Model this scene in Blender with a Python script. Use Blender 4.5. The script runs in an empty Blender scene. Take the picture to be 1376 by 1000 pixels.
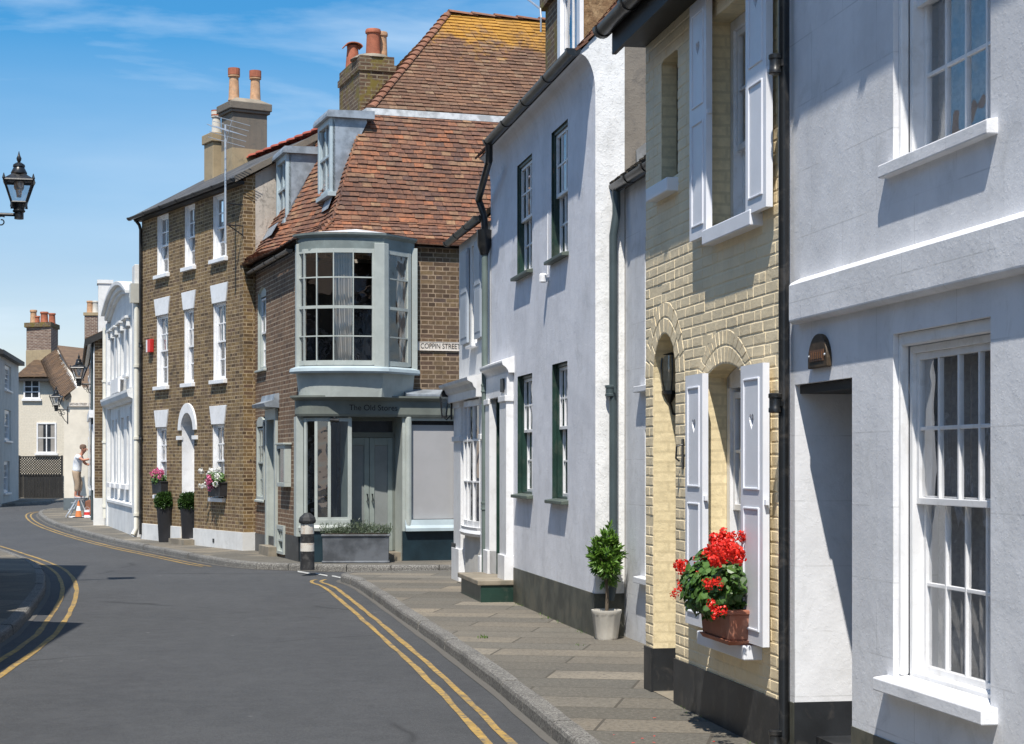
import bpy, bmesh, math, random
from mathutils import Vector, Matrix
rnd = random.Random(7)
R = math.radians
S = bpy.context.scene
# ------------------------------------------------------------------ camera, sky, sun
F, CX, HY, H = 2400.0, 688.0, 622.0, 1.65          # focal length and horizon of the view, in picture pixels; eye height in m
cam = bpy.data.cameras.new("camera"); camo = bpy.data.objects.new("camera", cam); S.collection.objects.link(camo)
camo.location = (0, 0, H); camo.rotation_euler = (R(90), 0, 0)
cam.sensor_width = 36; cam.lens = F / 1376 * 36; cam.shift_y = (HY - 500) / 1376; cam.clip_end = 3000; cam.clip_start = .05
S.camera = camo
SUN_EL, SUN_AZ = 59.0, 11.5                         # light travels SUN_AZ degrees right of +Y
W = bpy.data.worlds.new("World"); S.world = W; W.use_nodes = True
wn = W.node_tree
for n in list(wn.nodes): wn.nodes.remove(n)
def wnode(t, **k):
    n = wn.nodes.new(t)
    for a, b in k.items(): setattr(n, a, b)
    return n
sky = wnode('ShaderNodeTexSky', sky_type='NISHITA', sun_disc=False, sun_elevation=R(SUN_EL), sun_rotation=R(180 + SUN_AZ),
            altitude=0, air_density=1.0, dust_density=0.15, ozone_density=3.0)
hs = wnode('ShaderNodeHueSaturation'); hs.inputs['Saturation'].default_value = 1.22; hs.inputs['Hue'].default_value = .492
wn.links.new(sky.outputs[0], hs.inputs['Color'])
tcz = wnode('ShaderNodeTexCoord'); spz = wnode('ShaderNodeSeparateXYZ'); rz_ = wnode('ShaderNodeValToRGB'); gm = wnode('ShaderNodeMix', data_type='RGBA', blend_type='MULTIPLY'); gm.inputs['Factor'].default_value = 1
cr = rz_.color_ramp                                   # the clear air of the day: paler and softer low down, deep blue higher up
for _ in range(2): cr.elements.new(.5)
for e_, (p_, c_) in zip(cr.elements, ((0, (.92,.74,.74)), (.105, (.82,.73,.77)), (.23, (.38,.75,.90)), (.6, (.55,.84,1.0)))): e_.position = p_; e_.color = (*c_, 1)
wn.links.new(tcz.outputs['Generated'], spz.inputs[0]); wn.links.new(spz.outputs[2], rz_.inputs[0]); wn.links.new(hs.outputs[0], gm.inputs['A']); wn.links.new(rz_.outputs[0], gm.inputs['B'])
tc = wnode('ShaderNodeTexCoord'); mp = wnode('ShaderNodeMapping')
mp.inputs['Location'].default_value = (.13, 0, .02); mp.inputs['Scale'].default_value = (1.5, 1.5, 10); mp.inputs['Rotation'].default_value = (0, R(7), 0)
nz = wnode('ShaderNodeTexNoise'); nz.inputs['Scale'].default_value = 1.9; nz.inputs['Detail'].default_value = 9; nz.inputs['Roughness'].default_value = .55
nz.inputs['Distortion'].default_value = .5
rp = wnode('ShaderNodeValToRGB'); rp.color_ramp.elements[0].position = .44; rp.color_ramp.elements[1].position = .70
rp.color_ramp.elements[1].color = (.62, .62, .62, 1)
mp2 = wnode('ShaderNodeMapping'); mp2.inputs['Scale'].default_value = (1.3, 1.3, 7); mp2.inputs['Location'].default_value = (.7, .2, .35); mp2.inputs['Rotation'].default_value = (0, R(-4), 0)
nz2 = wnode('ShaderNodeTexNoise'); nz2.inputs['Scale'].default_value = 1.3; nz2.inputs['Detail'].default_value = 6; nz2.inputs['Roughness'].default_value = .5
rp2 = wnode('ShaderNodeValToRGB'); rp2.color_ramp.elements[0].position = .36; rp2.color_ramp.elements[1].position = .72; rp2.color_ramp.elements[1].color = (.46, .46, .46, 1)
rz2 = wnode('ShaderNodeValToRGB'); rz2.color_ramp.elements[0].position = .15; rz2.color_ramp.elements[0].color = (1, 1, 1, 1); rz2.color_ramp.elements[1].position = .23; rz2.color_ramp.elements[1].color = (0, 0, 0, 1)
mu2 = wnode('ShaderNodeMath', operation='MULTIPLY'); ad2 = wnode('ShaderNodeMath', operation='MAXIMUM')
wn.links.new(tc.outputs['Generated'], mp2.inputs[0]); wn.links.new(mp2.outputs[0], nz2.inputs['Vector']); wn.links.new(nz2.outputs['Fac'], rp2.inputs[0]); wn.links.new(spz.outputs[2], rz2.inputs[0])
wn.links.new(rp2.outputs[0], mu2.inputs[0]); wn.links.new(rz2.outputs[0], mu2.inputs[1]); wn.links.new(mu2.outputs[0], ad2.inputs[0])
mx = wnode('ShaderNodeMix', data_type='RGBA'); mx.inputs['B'].default_value = (5.4, 6.3, 7.2, 1)
bg = wnode('ShaderNodeBackground'); bg.inputs['Strength'].default_value = .112
wo = wnode('ShaderNodeOutputWorld')
L = wn.links.new
L(tc.outputs['Generated'], mp.inputs[0]); L(mp.outputs[0], nz.inputs['Vector']); L(nz.outputs['Fac'], rp.inputs[0])
L(rp.outputs[0], ad2.inputs[1]); L(ad2.outputs[0], mx.inputs['Factor']); L(gm.outputs['Result'], mx.inputs['A']); L(mx.outputs['Result'], bg.inputs[0]); L(bg.outputs[0], wo.inputs[0])
sl = bpy.data.lights.new("sun", 'SUN'); sl.energy = 4.6; sl.angle = R(.53); sl.color = (1, .95, .87)
so = bpy.data.objects.new("sun", sl); S.collection.objects.link(so)
sd = Vector((math.sin(R(SUN_AZ)) * math.cos(R(SUN_EL)), math.cos(R(SUN_AZ)) * math.cos(R(SUN_EL)), -math.sin(R(SUN_EL))))
so.rotation_euler = sd.to_track_quat('-Z', 'Y').to_euler(); so.location = (-10, -20, 40)
S.view_settings.view_transform = 'Standard'; S.view_settings.look = 'None'; S.view_settings.gamma = 1; S.view_settings.exposure = .45
S.render.engine = 'CYCLES'; S.cycles.max_bounces = 6; S.cycles.transparent_max_bounces = 12
S.cycles.use_denoising = True

# ------------------------------------------------------------------ helpers
class Fac:
    """a vertical facade plane: local x to the right of someone facing it, y into the building, z up"""
    def __init__(s, px, py, ang, front=False, O=None):
        s.th = R(ang) if front else R(-90 + ang)
        s.u = (math.cos(s.th), math.sin(s.th)); s.v = (-math.sin(s.th), math.cos(s.th))
        if O is None:
            Y = F * H / (py - HY); O = ((px - CX) * Y / F, Y)
        s.O = O
    def p(s, px, py, off=0):
        dx = (px - CX) / F; n = s.v
        t = (off + s.O[0]*n[0] + s.O[1]*n[1]) / (dx*n[0] + n[1])
        return ((t*dx - s.O[0])*s.u[0] + (t - s.O[1])*s.u[1], H - t*(py - HY)/F)
    def X(s, px, off=0): return s.p(px, 600, off)[0]
    def Z(s, px, py, off=0): return s.p(px, py, off)[1]
    def world(s, x, y): return (s.O[0] + x*s.u[0] + y*s.v[0], s.O[1] + x*s.u[1] + y*s.v[1])
    def loc(s): return (s.O[0], s.O[1], 0)
def gnd(px, py, z=0):
    Y = F * (H - z) / (py - HY); return ((px - CX) * Y / F, Y)

def link(o, parent=None):
    S.collection.objects.link(o)
    if parent is not None: o.parent = parent
    return o
def tag(o, label=None, cat=None, group=None, kind=None):
    if label: o['label'] = label
    if cat: o['category'] = cat
    if group: o['group'] = group
    if kind: o['kind'] = kind
    return o
def thing(name, label, cat, loc=(0, 0, 0), rz=0, group=None):
    o = link(bpy.data.objects.new(name, None)); o.location = loc; o.rotation_euler = (0, 0, rz); o.empty_display_size = .2
    return tag(o, label, cat, group)
def house(name, label, fac, cat='house', group=None):
    return thing(name, label, cat, fac.loc(), fac.th, group)

class MB:
    def __init__(s): s.v = []; s.f = []
    def poly(s, pts):
        b = len(s.v); s.v += [tuple(p) for p in pts]; s.f.append(tuple(range(b, b + len(pts)))); return s
    def box(s, x0, x1, y0, y1, z0, z1):
        b = len(s.v)
        s.v += [(x0,y0,z0),(x1,y0,z0),(x1,y1,z0),(x0,y1,z0),(x0,y0,z1),(x1,y0,z1),(x1,y1,z1),(x0,y1,z1)]
        for f in ((0,3,2,1),(4,5,6,7),(0,1,5,4),(1,2,6,5),(2,3,7,6),(3,0,4,7)): s.f.append(tuple(b+i for i in f))
        return s
    def hexa(s, p):           # eight corner points, bottom four then top four
        b = len(s.v); s.v += [tuple(q) for q in p]
        for f in ((0,3,2,1),(4,5,6,7),(0,1,5,4),(1,2,6,5),(2,3,7,6),(3,0,4,7)): s.f.append(tuple(b+i for i in f))
        return s
    def prism(s, pts, axis, t0, t1):
        n = len(pts); b = len(s.v)
        for t in (t0, t1):
            for a, c in pts:
                s.v.append((t,a,c) if axis == 'x' else (a,t,c) if axis == 'y' else (a,c,t))
        s.f.append(tuple(range(b, b+n))[::-1]); s.f.append(tuple(range(b+n, b+2*n)))
        for i in range(n):
            j = (i+1) % n; s.f.append((b+i, b+j, b+n+j, b+n+i))
        return s
    def tube(s, pts, r, seg=8, caps=True):
        pts = [Vector(p) for p in pts]; n = len(pts); rs = r if isinstance(r, (list, tuple)) else [r]*n
        b = len(s.v); prev = None
        for i, p in enumerate(pts):
            d = (pts[min(i+1, n-1)] - pts[max(i-1, 0)]).normalized()
            if prev is None:
                a = Vector((0, 0, 1)) if abs(d.z) < .9 else Vector((1, 0, 0)); x = d.cross(a).normalized()
            else: x = (prev - d*prev.dot(d)).normalized()
            prev = x; y = d.cross(x)
            for k in range(seg):
                t = 2*math.pi*k/seg; q = p + (x*math.cos(t) + y*math.sin(t))*rs[i]; s.v.append(tuple(q))
        for i in range(n-1):
            for k in range(seg):
                k2 = (k+1) % seg; s.f.append((b+i*seg+k, b+i*seg+k2, b+(i+1)*seg+k2, b+(i+1)*seg+k))
        if caps:
            s.f.append(tuple(b+k for k in range(seg))[::-1]); s.f.append(tuple(b+(n-1)*seg+k for k in range(seg)))
        return s
    def lathe(s, prof, c=(0,0,0), seg=20, squash=None, rot=0):
        b = len(s.v); n = len(prof)
        for r, z in prof:
            for k in range(seg):
                t = 2*math.pi*k/seg + rot; s.v.append((c[0]+r*math.cos(t), c[1]+r*math.sin(t), c[2]+z))
        for i in range(n-1):
            for k in range(seg):
                k2 = (k+1) % seg; s.f.append((b+i*seg+k, b+i*seg+k2, b+(i+1)*seg+k2, b+(i+1)*seg+k))
        s.f.append(tuple(b+k for k in range(seg))[::-1]); s.f.append(tuple(b+(n-1)*seg+k for k in range(seg)))
        return s
    def sweep(s, path, prof, close=False):
        """profile (out, z) swept along a plan path [(x, y, nx, ny)]"""
        b = len(s.v); m = len(prof)
        for x, y, nx, ny in path:
            for o, z in prof: s.v.append((x + nx*o, y + ny*o, z))
        for i in range(len(path)-1):
            for k in range(m):
                k2 = (k+1) % m; s.f.append((b+i*m+k, b+i*m+k2, b+(i+1)*m+k2, b+(i+1)*m+k))
        s.f.append(tuple(b+k for k in range(m))); s.f.append(tuple(b+(len(path)-1)*m+k for k in range(m))[::-1])
        return s
    def build(s, name, mat, parent=None, smooth=False, bevel=0, fix=True, loc=None, rz=0):
        me = bpy.data.meshes.new(name); me.from_pydata(s.v, [], s.f)
        if fix:
            bm = bmesh.new(); bm.from_mesh(me); bmesh.ops.recalc_face_normals(bm, faces=bm.faces); bm.to_mesh(me); bm.free()
        me.materials.append(mat)
        o = bpy.data.objects.new(name, me); link(o, parent)
        if loc: o.location = loc
        o.rotation_euler = (0, 0, rz)
        if smooth:
            me.polygons.foreach_set('use_smooth', [True]*len(me.polygons))
            try: me.set_sharp_from_angle(angle=R(40))
            except Exception: pass
        if bevel:
            m = o.modifiers.new('bevel', 'BEVEL'); m.width = bevel; m.segments = 2; m.limit_method = 'ANGLE'; m.angle_limit = R(40)
        return o
def copy_tree(o, parent=None):
    c = o.copy(); link(c)
    if parent is not None: c.parent = parent
    for ch in list(o.children): copy_tree(ch, c)
    return c

# ------------------------------------------------------------------ materials
class NT:
    def __init__(s, name):
        s.m = bpy.data.materials.new(name); s.m.use_nodes = True; s.t = s.m.node_tree
        s.b = s.t.nodes['Principled BSDF']; s.tc = None
    def n(s, typ, ins=None, **k):
        nd = s.t.nodes.new('ShaderNode' + typ)
        for a, v in k.items(): setattr(nd, a, v)
        for a, v in (ins or {}).items(): s.set(nd, a, v)
        return nd
    def set(s, nd, a, v):
        sk = nd.inputs[a]
        if isinstance(v, bpy.types.NodeSocket): s.t.links.new(v, sk)
        elif isinstance(v, bpy.types.Node): s.t.links.new(v.outputs[0], sk)
        else:
            if isinstance(v, tuple) and len(v) == 3 and sk.type == 'RGBA': v = (*v, 1)
            sk.default_value = v
    def obj(s):
        if s.tc is None: s.tc = s.n('TexCoord')
        return s.tc.outputs['Object']
    def noise(s, scale, detail=3, rough=.55, vec=None, dist=0):
        return s.n('TexNoise', {'Scale': scale, 'Detail': detail, 'Roughness': rough, 'Distortion': dist, 'Vector': vec or s.obj()}).outputs['Fac']
    def ramp(s, fac, stops, interp='LINEAR'):
        if isinstance(fac, bpy.types.NodeSocket) and fac.node.type == 'TEX_NOISE':
            fac = s.n('MapRange', {0: fac, 1: .24, 2: .76, 3: 0.0, 4: 1.0}).outputs[0]
        nd = s.n('ValToRGB', {0: fac}); cr = nd.color_ramp; cr.interpolation = interp
        while len(cr.elements) < len(stops): cr.elements.new(.5)
        for e, (p, c) in zip(cr.elements, stops): e.position = p; e.color = (*c, 1) if len(c) == 3 else c
        return nd.outputs[0]
    def mix(s, fac, a, b, blend='MIX'):
        nd = s.n('Mix', data_type='RGBA', blend_type=blend)
        s.set(nd, 0, fac); s.set(nd, 6, a); s.set(nd, 7, b); return nd.outputs[2]
    def math(s, op, a, b=0, clamp=False):
        nd = s.n('Math', {0: a, 1: b}, operation=op, use_clamp=clamp); return nd.outputs[0]
    def bump(s, h, strength=.3, dist=.01, prev=None):
        nd = s.n('Bump', {'Height': h, 'Strength': strength, 'Distance': dist})
        if prev is not None: s.set(nd, 'Normal', prev)
        return nd.outputs[0]
    def wallvec(s):
        """(along the wall, up) whichever way the wall faces"""
        o = s.obj(); sp = s.n('SeparateXYZ', {0: o}); ns = s.n('SeparateXYZ', {0: s.tc.outputs['Normal']})
        g = s.math('GREATER_THAN', s.math('ABSOLUTE', ns.outputs[0]), .6)
        mxx = s.n('Mix', data_type='FLOAT'); s.set(mxx, 0, g); s.set(mxx, 2, sp.outputs[0]); s.set(mxx, 3, sp.outputs[1])
        return s.n('CombineXYZ', {0: mxx.outputs[0], 1: sp.outputs[2], 2: 0.0}).outputs[0]
    def out(s, **k):
        for a, v in k.items(): s.set(s.b, a.replace('_', ' '), v)
        return s.m
def mul(c, f): return tuple(min(1, x*f) for x in c)

def paint(name, col, rough=.55, var=.12, vs=2.5, bump=.15, bs=40, metal=0, dirt=None, dist=.004):
    t = NT(name); f = t.ramp(t.noise(vs, 5, .6), [(.3, mul(col, 1-var)), (.7, mul(col, 1+var))])
    if dirt:
        f = t.mix(t.ramp(t.noise(dirt[1], 6, .65, dist=.6), [(.52, (0,0,0)), (.75, (dirt[2],)*3)]), f, dirt[0])
    nm = t.bump(t.noise(bs, 4, .6), bump, dist)
    return t.out(Base_Color=f, Roughness=rough, Metallic=metal, Normal=nm)
def stucco(name, col, ashlar=None, rough=.85, coarse=1.0, dirtc=(.42,.42,.40), dirtk=.35):
    t = NT(name); v = t.wallvec()
    c = t.ramp(t.noise(1.3, 6, .65), [(.3, mul(col, .9)), (.65, mul(col, 1.04))])
    c = t.mix(t.ramp(t.noise(3.5, 8, .7, dist=1.2), [(.56, (0,0,0)), (.8, (dirtk,)*3)]), c, dirtc)
    st = t.n('Mapping', {'Vector': v, 'Scale': (9, .5, 1)})
    c = t.mix(t.ramp(t.noise(1.0, 5, .6, vec=st.outputs[0]), [(.55, (0,0,0)), (.9, (dirtk*.4,)*3)]), c, mul(dirtc, .9))
    nm = t.bump(t.noise(3.5, 4, .55), .22*coarse, .03)
    nm = t.bump(t.noise(48, 5, .65), .28*coarse, .006, nm)
    nm = t.bump(t.ramp(t.noise(22, 4, .7), [(.60, (0,0,0)), (.66, (1,1,1))]), .22*coarse, .005, nm)
    if ashlar:
        b = t.n('TexBrick', {'Vector': v, 'Scale': 1.0, 'Brick Width': ashlar[0], 'Row Height': ashlar[1], 'Mortar Size': .004, 'Mortar Smooth': .3})
        k = t.math('MULTIPLY', b.outputs['Fac'], t.ramp(t.noise(2.2, 3), [(.4, (.15,)*3), (.6, (1,)*3)]))
        nm = t.bump(k, -.6, .006, nm); c = t.mix(t.math('MULTIPLY', k, .3), c, mul(dirtc, .7))
    return t.out(Base_Color=c, Roughness=rough, Normal=nm)
def brick(name, cols, mortar, bw=.225, bh=.075, ms=.009, bump=.7, rough=.9, stain=None, moss=None, painted=False, wob=.012, squash=1.0):
    t = NT(name); v = t.wallvec()
    wv = t.n('TexNoise', {'Scale': 2.5, 'Detail': 2, 'Vector': t.obj()})
    off = t.n('VectorMath', {0: wv.outputs['Color'], 1: (.5, .5, .5)}, operation='SUBTRACT')
    off2 = t.n('VectorMath', {0: off.outputs[0], 'Scale': wob}, operation='SCALE')
    v = t.n('VectorMath', {0: v, 1: off2.outputs[0]}, operation='ADD').outputs[0]
    b = t.n('TexBrick', {'Vector': v, 'Scale': 1.0, 'Brick Width': bw, 'Row Height': bh, 'Mortar Size': ms, 'Mortar Smooth': .6 if painted else .25,
                         'Color1': (0,0,0), 'Color2': (1,1,1), 'Mortar': (0,0,0), 'Bias': 0.0}, squash=squash, squash_frequency=2)
    st = [(i/(len(cols)-1), c) for i, c in enumerate(cols)]
    c = t.ramp(b.outputs['Color'], st)
    c = t.mix(t.ramp(t.noise(16, 5, .7), [(.35, (0,0,0)), (.75, (.55,)*3)]), c, mul(cols[0], .75))
    if painted:
        mfac = t.math('MULTIPLY', b.outputs['Fac'], .35); c = t.mix(mfac, c, mortar)
    else:
        mc = t.ramp(t.noise(5, 4), [(.35, mul(mortar, .75)), (.65, mul(mortar, 1.15))]); c = t.mix(b.outputs['Fac'], c, mc)
    if stain: c = t.mix(t.ramp(t.noise(.9, 6, .65), [(.45, (0,0,0)), (.8, (stain[1],)*3)]), c, stain[0])
    if moss: c = t.mix(t.ramp(t.noise(3.2, 7, .75), [(.5, (0,0,0)), (.66, (moss[1],)*3)]), c, moss[0])
    nm = t.bump(b.outputs['Fac'], -bump, .035 if painted else .012)
    nm = t.bump(t.noise(11, 4, .6), .35, .012, nm)
    nm = t.bump(t.noise(45, 5, .65), .4, .006, nm)
    return t.out(Base_Color=c, Roughness=rough, Normal=nm)
def island(name, cols, rough=.85, nscale=14, lich=None, bump=.3, trans=0):
    t = NT(name); g = t.n('NewGeometry')
    st = [(i/(len(cols)-1), c) for i, c in enumerate(cols)]
    c = t.ramp(g.outputs['Random Per Island'], st)
    c = t.mix(t.ramp(t.noise(nscale, 6, .75), [(.38, (0,0,0)), (.72, (.6,)*3)]), c, mul(cols[0], .8))
    c = t.mix(t.ramp(t.noise(nscale*2.1, 4, .7), [(.55, (0,0,0)), (.75, (.35,)*3)]), c, mul(cols[4 % len(cols)], 1.5))
    if lich:
        o = t.n('SeparateXYZ', {0: t.obj()})
        hz = t.math('SUBTRACT', o.outputs[2], lich[1]); hz = t.math('MULTIPLY', hz, lich[2])
        k = t.math('ADD', t.math('MULTIPLY', t.noise(1.1, 5, .7), 1.6), hz)
        k2 = t.math('ADD', k, t.math('MULTIPLY', t.noise(9, 4, .7), .7))
        c = t.mix(t.ramp(k2, [(1.12, (0,0,0)), (1.32, (.85,)*3)]) if False else t.ramp(t.math('MULTIPLY', k2, .5), [(.66, (0,0,0)), (.80, (.7,)*3)]), c, lich[0])
    c = t.mix(t.ramp(t.noise(.8, 6, .7), [(.45, (0,0,0)), (.75, (.4,)*3)]), c, mul(cols[0], .7))
    nm = t.bump(t.noise(30, 4, .6), bump, .006)
    m = t.out(Base_Color=c, Roughness=rough, Normal=nm)
    if trans: t.set(t.b, 'Transmission Weight', 0.0); t.set(t.b, 'Subsurface Weight', 0.0)
    return m
def leafmat(name, cols):
    t = NT(name); g = t.n('NewGeometry')
    c = t.ramp(g.outputs['Random Per Island'], [(i/(len(cols)-1), k) for i, k in enumerate(cols)])
    t.out(Base_Color=c, Roughness=.4)
    tr = t.n('BsdfTranslucent', {0: c}); ms = t.n('MixShader', {0: .25}); t.set(ms, 1, t.b.outputs[0]); t.set(ms, 2, tr.outputs[0])
    t.t.links.new(ms.outputs[0], t.t.nodes['Material Output'].inputs[0]); return t.m
def glassmat(name, base=.12, tint=(1,1,1)):
    t = NT(name)
    nm = t.bump(t.noise(2.6, 2, .5), .22, .05)
    gl = t.n('BsdfGlossy', {'Color': (.95,.97,1), 'Roughness': .02, 'Normal': nm}); tr = t.n('BsdfTransparent', {0: tint})
    lw = t.n('LayerWeight', {0: .5, 'Normal': nm}); fac = t.math('ADD', t.math('MULTIPLY', t.math('POWER', lw.outputs['Facing'], 4.0), .85), base, True)
    ms = t.n('MixShader', {0: fac}); t.set(ms, 1, tr.outputs[0]); t.set(ms, 2, gl.outputs[0])
    t.t.links.new(ms.outputs[0], t.t.nodes['Material Output'].inputs[0]); t.t.nodes.remove(t.b); return t.m
def curtainmat(name, col, alpha=.35):
    t = NT(name); lace = t.ramp(t.noise(38, 3, .6), [(.4, (alpha*.5,)*3), (.62, (alpha*1.5,)*3)])
    d = t.n('BsdfDiffuse', {0: col}); tl = t.n('BsdfTranslucent', {0: col}); m1 = t.n('MixShader', {0: .4}); t.set(m1, 1, d.outputs[0]); t.set(m1, 2, tl.outputs[0])
    tr = t.n('BsdfTransparent'); m2 = t.n('MixShader', {0: lace}); t.set(m2, 1, m1.outputs[0]); t.set(m2, 2, tr.outputs[0])
    t.t.links.new(m2.outputs[0], t.t.nodes['Material Output'].inputs[0]); t.t.nodes.remove(t.b); return t.m

def asphalt():
    t = NT('asphalt'); o = t.obj()
    c = t.ramp(t.noise(.35, 6, .6), [(.3, (.046,.048,.050)), (.7, (.064,.066,.068))])
    c = t.mix(t.ramp(t.noise(160, 3, .7), [(.5, (0,0,0)), (.75, (.7,)*3)]), c, (.14,.14,.14))
    c = t.mix(t.ramp(t.noise(38, 5, .75), [(.40, (.55,)*3), (.6, (0,0,0))]), c, (.032,.033,.035))
    c = t.mix(t.ramp(t.noise(90, 2, .6), [(.28, (.7,)*3), (.45, (0,0,0))]), c, (.025,.025,.027))
    stm = t.n('Mapping', {'Vector': o, 'Scale': (.9, .12, 1), 'Rotation': (0, 0, R(-12))})
    c = t.mix(t.ramp(t.noise(1.0, 5, .6, vec=stm.outputs[0]), [(.45, (0,0,0)), (.85, (.55,)*3)]), c, (.040,.040,.043))
    c = t.mix(t.ramp(t.noise(5.5, 6, .7), [(.35, (0,0,0)), (.8, (.4,)*3)]), c, (.085,.086,.088))
    vo = t.n('TexVoronoi', {'Scale': 1.7, 'Vector': o}, feature='F1')
    c = t.mix(t.ramp(vo.outputs['Distance'], [(.022, (.55,)*3), (.04, (0,0,0))]), c, (.26,.255,.24))
    w1 = t.n('TexNoise', {'Scale': .55, 'Detail': 3, 'Vector': o}); w2 = t.n('VectorMath', {0: w1.outputs['Color'], 'Scale': .8}, operation='SCALE'); w3 = t.n('VectorMath', {0: o, 1: w2.outputs[0]}, operation='ADD')
    cr = t.n('TexVoronoi', {'Scale': .16, 'Vector': w3.outputs[0]}, feature='DISTANCE_TO_EDGE')
    c = t.mix(t.math('MULTIPLY', t.ramp(cr.outputs['Distance'], [(.0, (.75,)*3), (.007, (0,0,0))]), t.ramp(t.noise(.8, 3), [(.4, (0,0,0)), (.6, (1,1,1))])), c, (.02,.02,.02))
    cl = t.n('TexVoronoi', {'Scale': .21, 'Vector': t.n('Mapping', {'Vector': o, 'Scale': (1, .35, 1), 'Rotation': (0, 0, R(10))}).outputs[0]}, feature='F1', distance='CHEBYCHEV')
    c = t.mix(t.ramp(cl.outputs['Color'], [(.2, (0,0,0)), (.9, (.32,)*3)]), c, (.036,.037,.039))
    nm = t.bump(t.noise(130, 3, .6), .5, .006)
    return t.out(Base_Color=c, Roughness=.82, Normal=nm)
def slabs(name, rot, bw=.95, bh=.62, seedoff=(0,0,0)):
    t = NT(name)
    mpn = t.n('Mapping', {'Vector': t.obj(), 'Rotation': (0, 0, R(rot)), 'Location': seedoff})
    b = t.n('TexBrick', {'Vector': mpn.outputs[0], 'Scale': 1.0, 'Brick Width': bw, 'Row Height': bh, 'Mortar Size': .011, 'Mortar Smooth': .15,
                         'Color1': (0,0,0), 'Color2': (1,1,1), 'Mortar': (.3,.3,.3)})
    c = t.ramp(b.outputs['Color'], [(0, (.09,.082,.066)), (.2, (.135,.12,.095)), (.36, (.185,.157,.118)), (.5, (.105,.097,.08)), (.64, (.15,.136,.11)), (.78, (.25,.208,.15)), (.88, (.125,.115,.095)), (1, (.31,.265,.20))])
    c = t.mix(t.ramp(t.noise(1.1, 8, .75), [(.42, (0,0,0)), (.85, (.45,)*3)]), c, (.085,.077,.064))
    c = t.mix(t.ramp(t.noise(14, 5, .7), [(.5, (0,0,0)), (.8, (.25,)*3)]), c, (.075,.068,.056))
    c = t.mix(t.ramp(t.noise(34, 6, .8), [(.5, (0,0,0)), (.8, (.45,)*3)]), c, (.30,.28,.24))
    c = t.mix(t.ramp(t.noise(26, 6, .8), [(.33, (.6,)*3), (.5, (0,0,0))]), c, (.06,.055,.046))
    c = t.mix(t.ramp(t.noise(.45, 4, .6), [(.5, (0,0,0)), (.85, (.3,)*3)]), c, (.07,.068,.06))
    c = t.mix(t.math('MULTIPLY', b.outputs['Fac'], .9), c, (.06,.052,.04))
    nm = t.bump(b.outputs['Fac'], -.5, .012); nm = t.bump(t.noise(60, 4, .65), .35, .005, nm)
    return t.out(Base_Color=c, Roughness=.88, Normal=nm)
def granite(name, col):
    t = NT(name); c = t.ramp(t.noise(55, 6, .85), [(.36, mul(col, .4)), (.5, col), (.64, mul(col, 2.0))])
    c = t.mix(t.ramp(t.noise(1.6, 6, .7), [(.45, (0,0,0)), (.75, (.55,)*3)]), c, mul(col, .55))
    wv = t.n('TexWave', {'Scale': 1.0, 'Vector': t.obj()})
    nm = t.bump(t.noise(90, 4, .7), .6, .006); return t.out(Base_Color=c, Roughness=.85, Normal=nm)
def linepaint(name, col):
    t = NT(name)
    c = t.ramp(t.noise(6, 6, .7), [(.3, mul(col, .75)), (.7, mul(col, 1.1))])
    wear = t.ramp(t.noise(17, 7, .8), [(.50, (0,0,0)), (.66, (.9,)*3)])
    wear2 = t.ramp(t.noise(2.2, 5, .7), [(.5, (0,0,0)), (.8, (.5,)*3)]); c = t.mix(wear2, c, (.12,.11,.09))
    c = t.mix(wear, c, (.09,.09,.09)); nm = t.bump(t.noise(130, 3, .6), .4, .005)
    return t.out(Base_Color=c, Roughness=.75, Normal=nm)

WHITE = stucco('white_stucco', (.76,.765,.785), ashlar=(.92,.36), dirtk=.22, coarse=.8)
WHITE2 = stucco('cottage_render', (.755,.76,.795), coarse=1.0, dirtk=.22)
WHITEGABLE = stucco('rough_white_render', (.80,.80,.795), coarse=2.0)
WHITE3 = stucco('smooth_white_stucco', (.68,.68,.665), coarse=.6, dirtk=.3)
LINKR = stucco('grey_white_render', (.68,.69,.71), ashlar=(.8,.42))
CREAM = stucco('cream_render', (.67,.615,.52), coarse=.5, dirtc=(.6,.55,.45), dirtk=.2)
CREAMB = brick('painted_cream_brick', [(.66,.60,.49),(.70,.64,.53)], (.5,.47,.41), painted=True, bump=.5)
GREYR = stucco('pale_grey_render', (.56,.54,.50), coarse=.6)
BROWNR = stucco('brown_render', (.21,.185,.155), coarse=1.5, dirtc=(.12,.11,.1), dirtk=.6)
PLASTER = stucco('weathered_plaster', (.50,.45,.39), coarse=2.4, dirtc=(.20,.18,.155), dirtk=.95)
STACKR = stucco('grey_stack_render', (.17,.145,.115), coarse=1.5, dirtc=(.1,.1,.09), dirtk=.7)
STACKY = stucco('yellow_stack_render', (.36,.28,.17), coarse=1.2, dirtc=(.22,.18,.12), dirtk=.6)
YELLOW = brick('yellow_painted_brick', [(.77,.645,.40),(.81,.68,.425),(.84,.705,.45)], (.50,.41,.25), bw=.23, bh=.072, ms=.013, bump=1.0, painted=True, rough=.6, wob=.03)
YBRICK = brick('yellow_stock_brick', [(.07,.04,.018),(.16,.098,.040),(.22,.14,.054),(.28,.188,.082),(.13,.075,.045),(.24,.155,.064)], (.36,.275,.17), bw=.21, bh=.068, ms=.009, stain=((.06,.042,.026),.4), squash=.6)
RBRICK = brick('brown_stock_brick', [(.07,.042,.025),(.14,.088,.046),(.185,.12,.062),(.105,.062,.045),(.215,.145,.072),(.09,.06,.05)], (.31,.23,.155), bw=.232, bh=.077, ms=.009, stain=((.07,.048,.03),.35), squash=.55)
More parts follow.
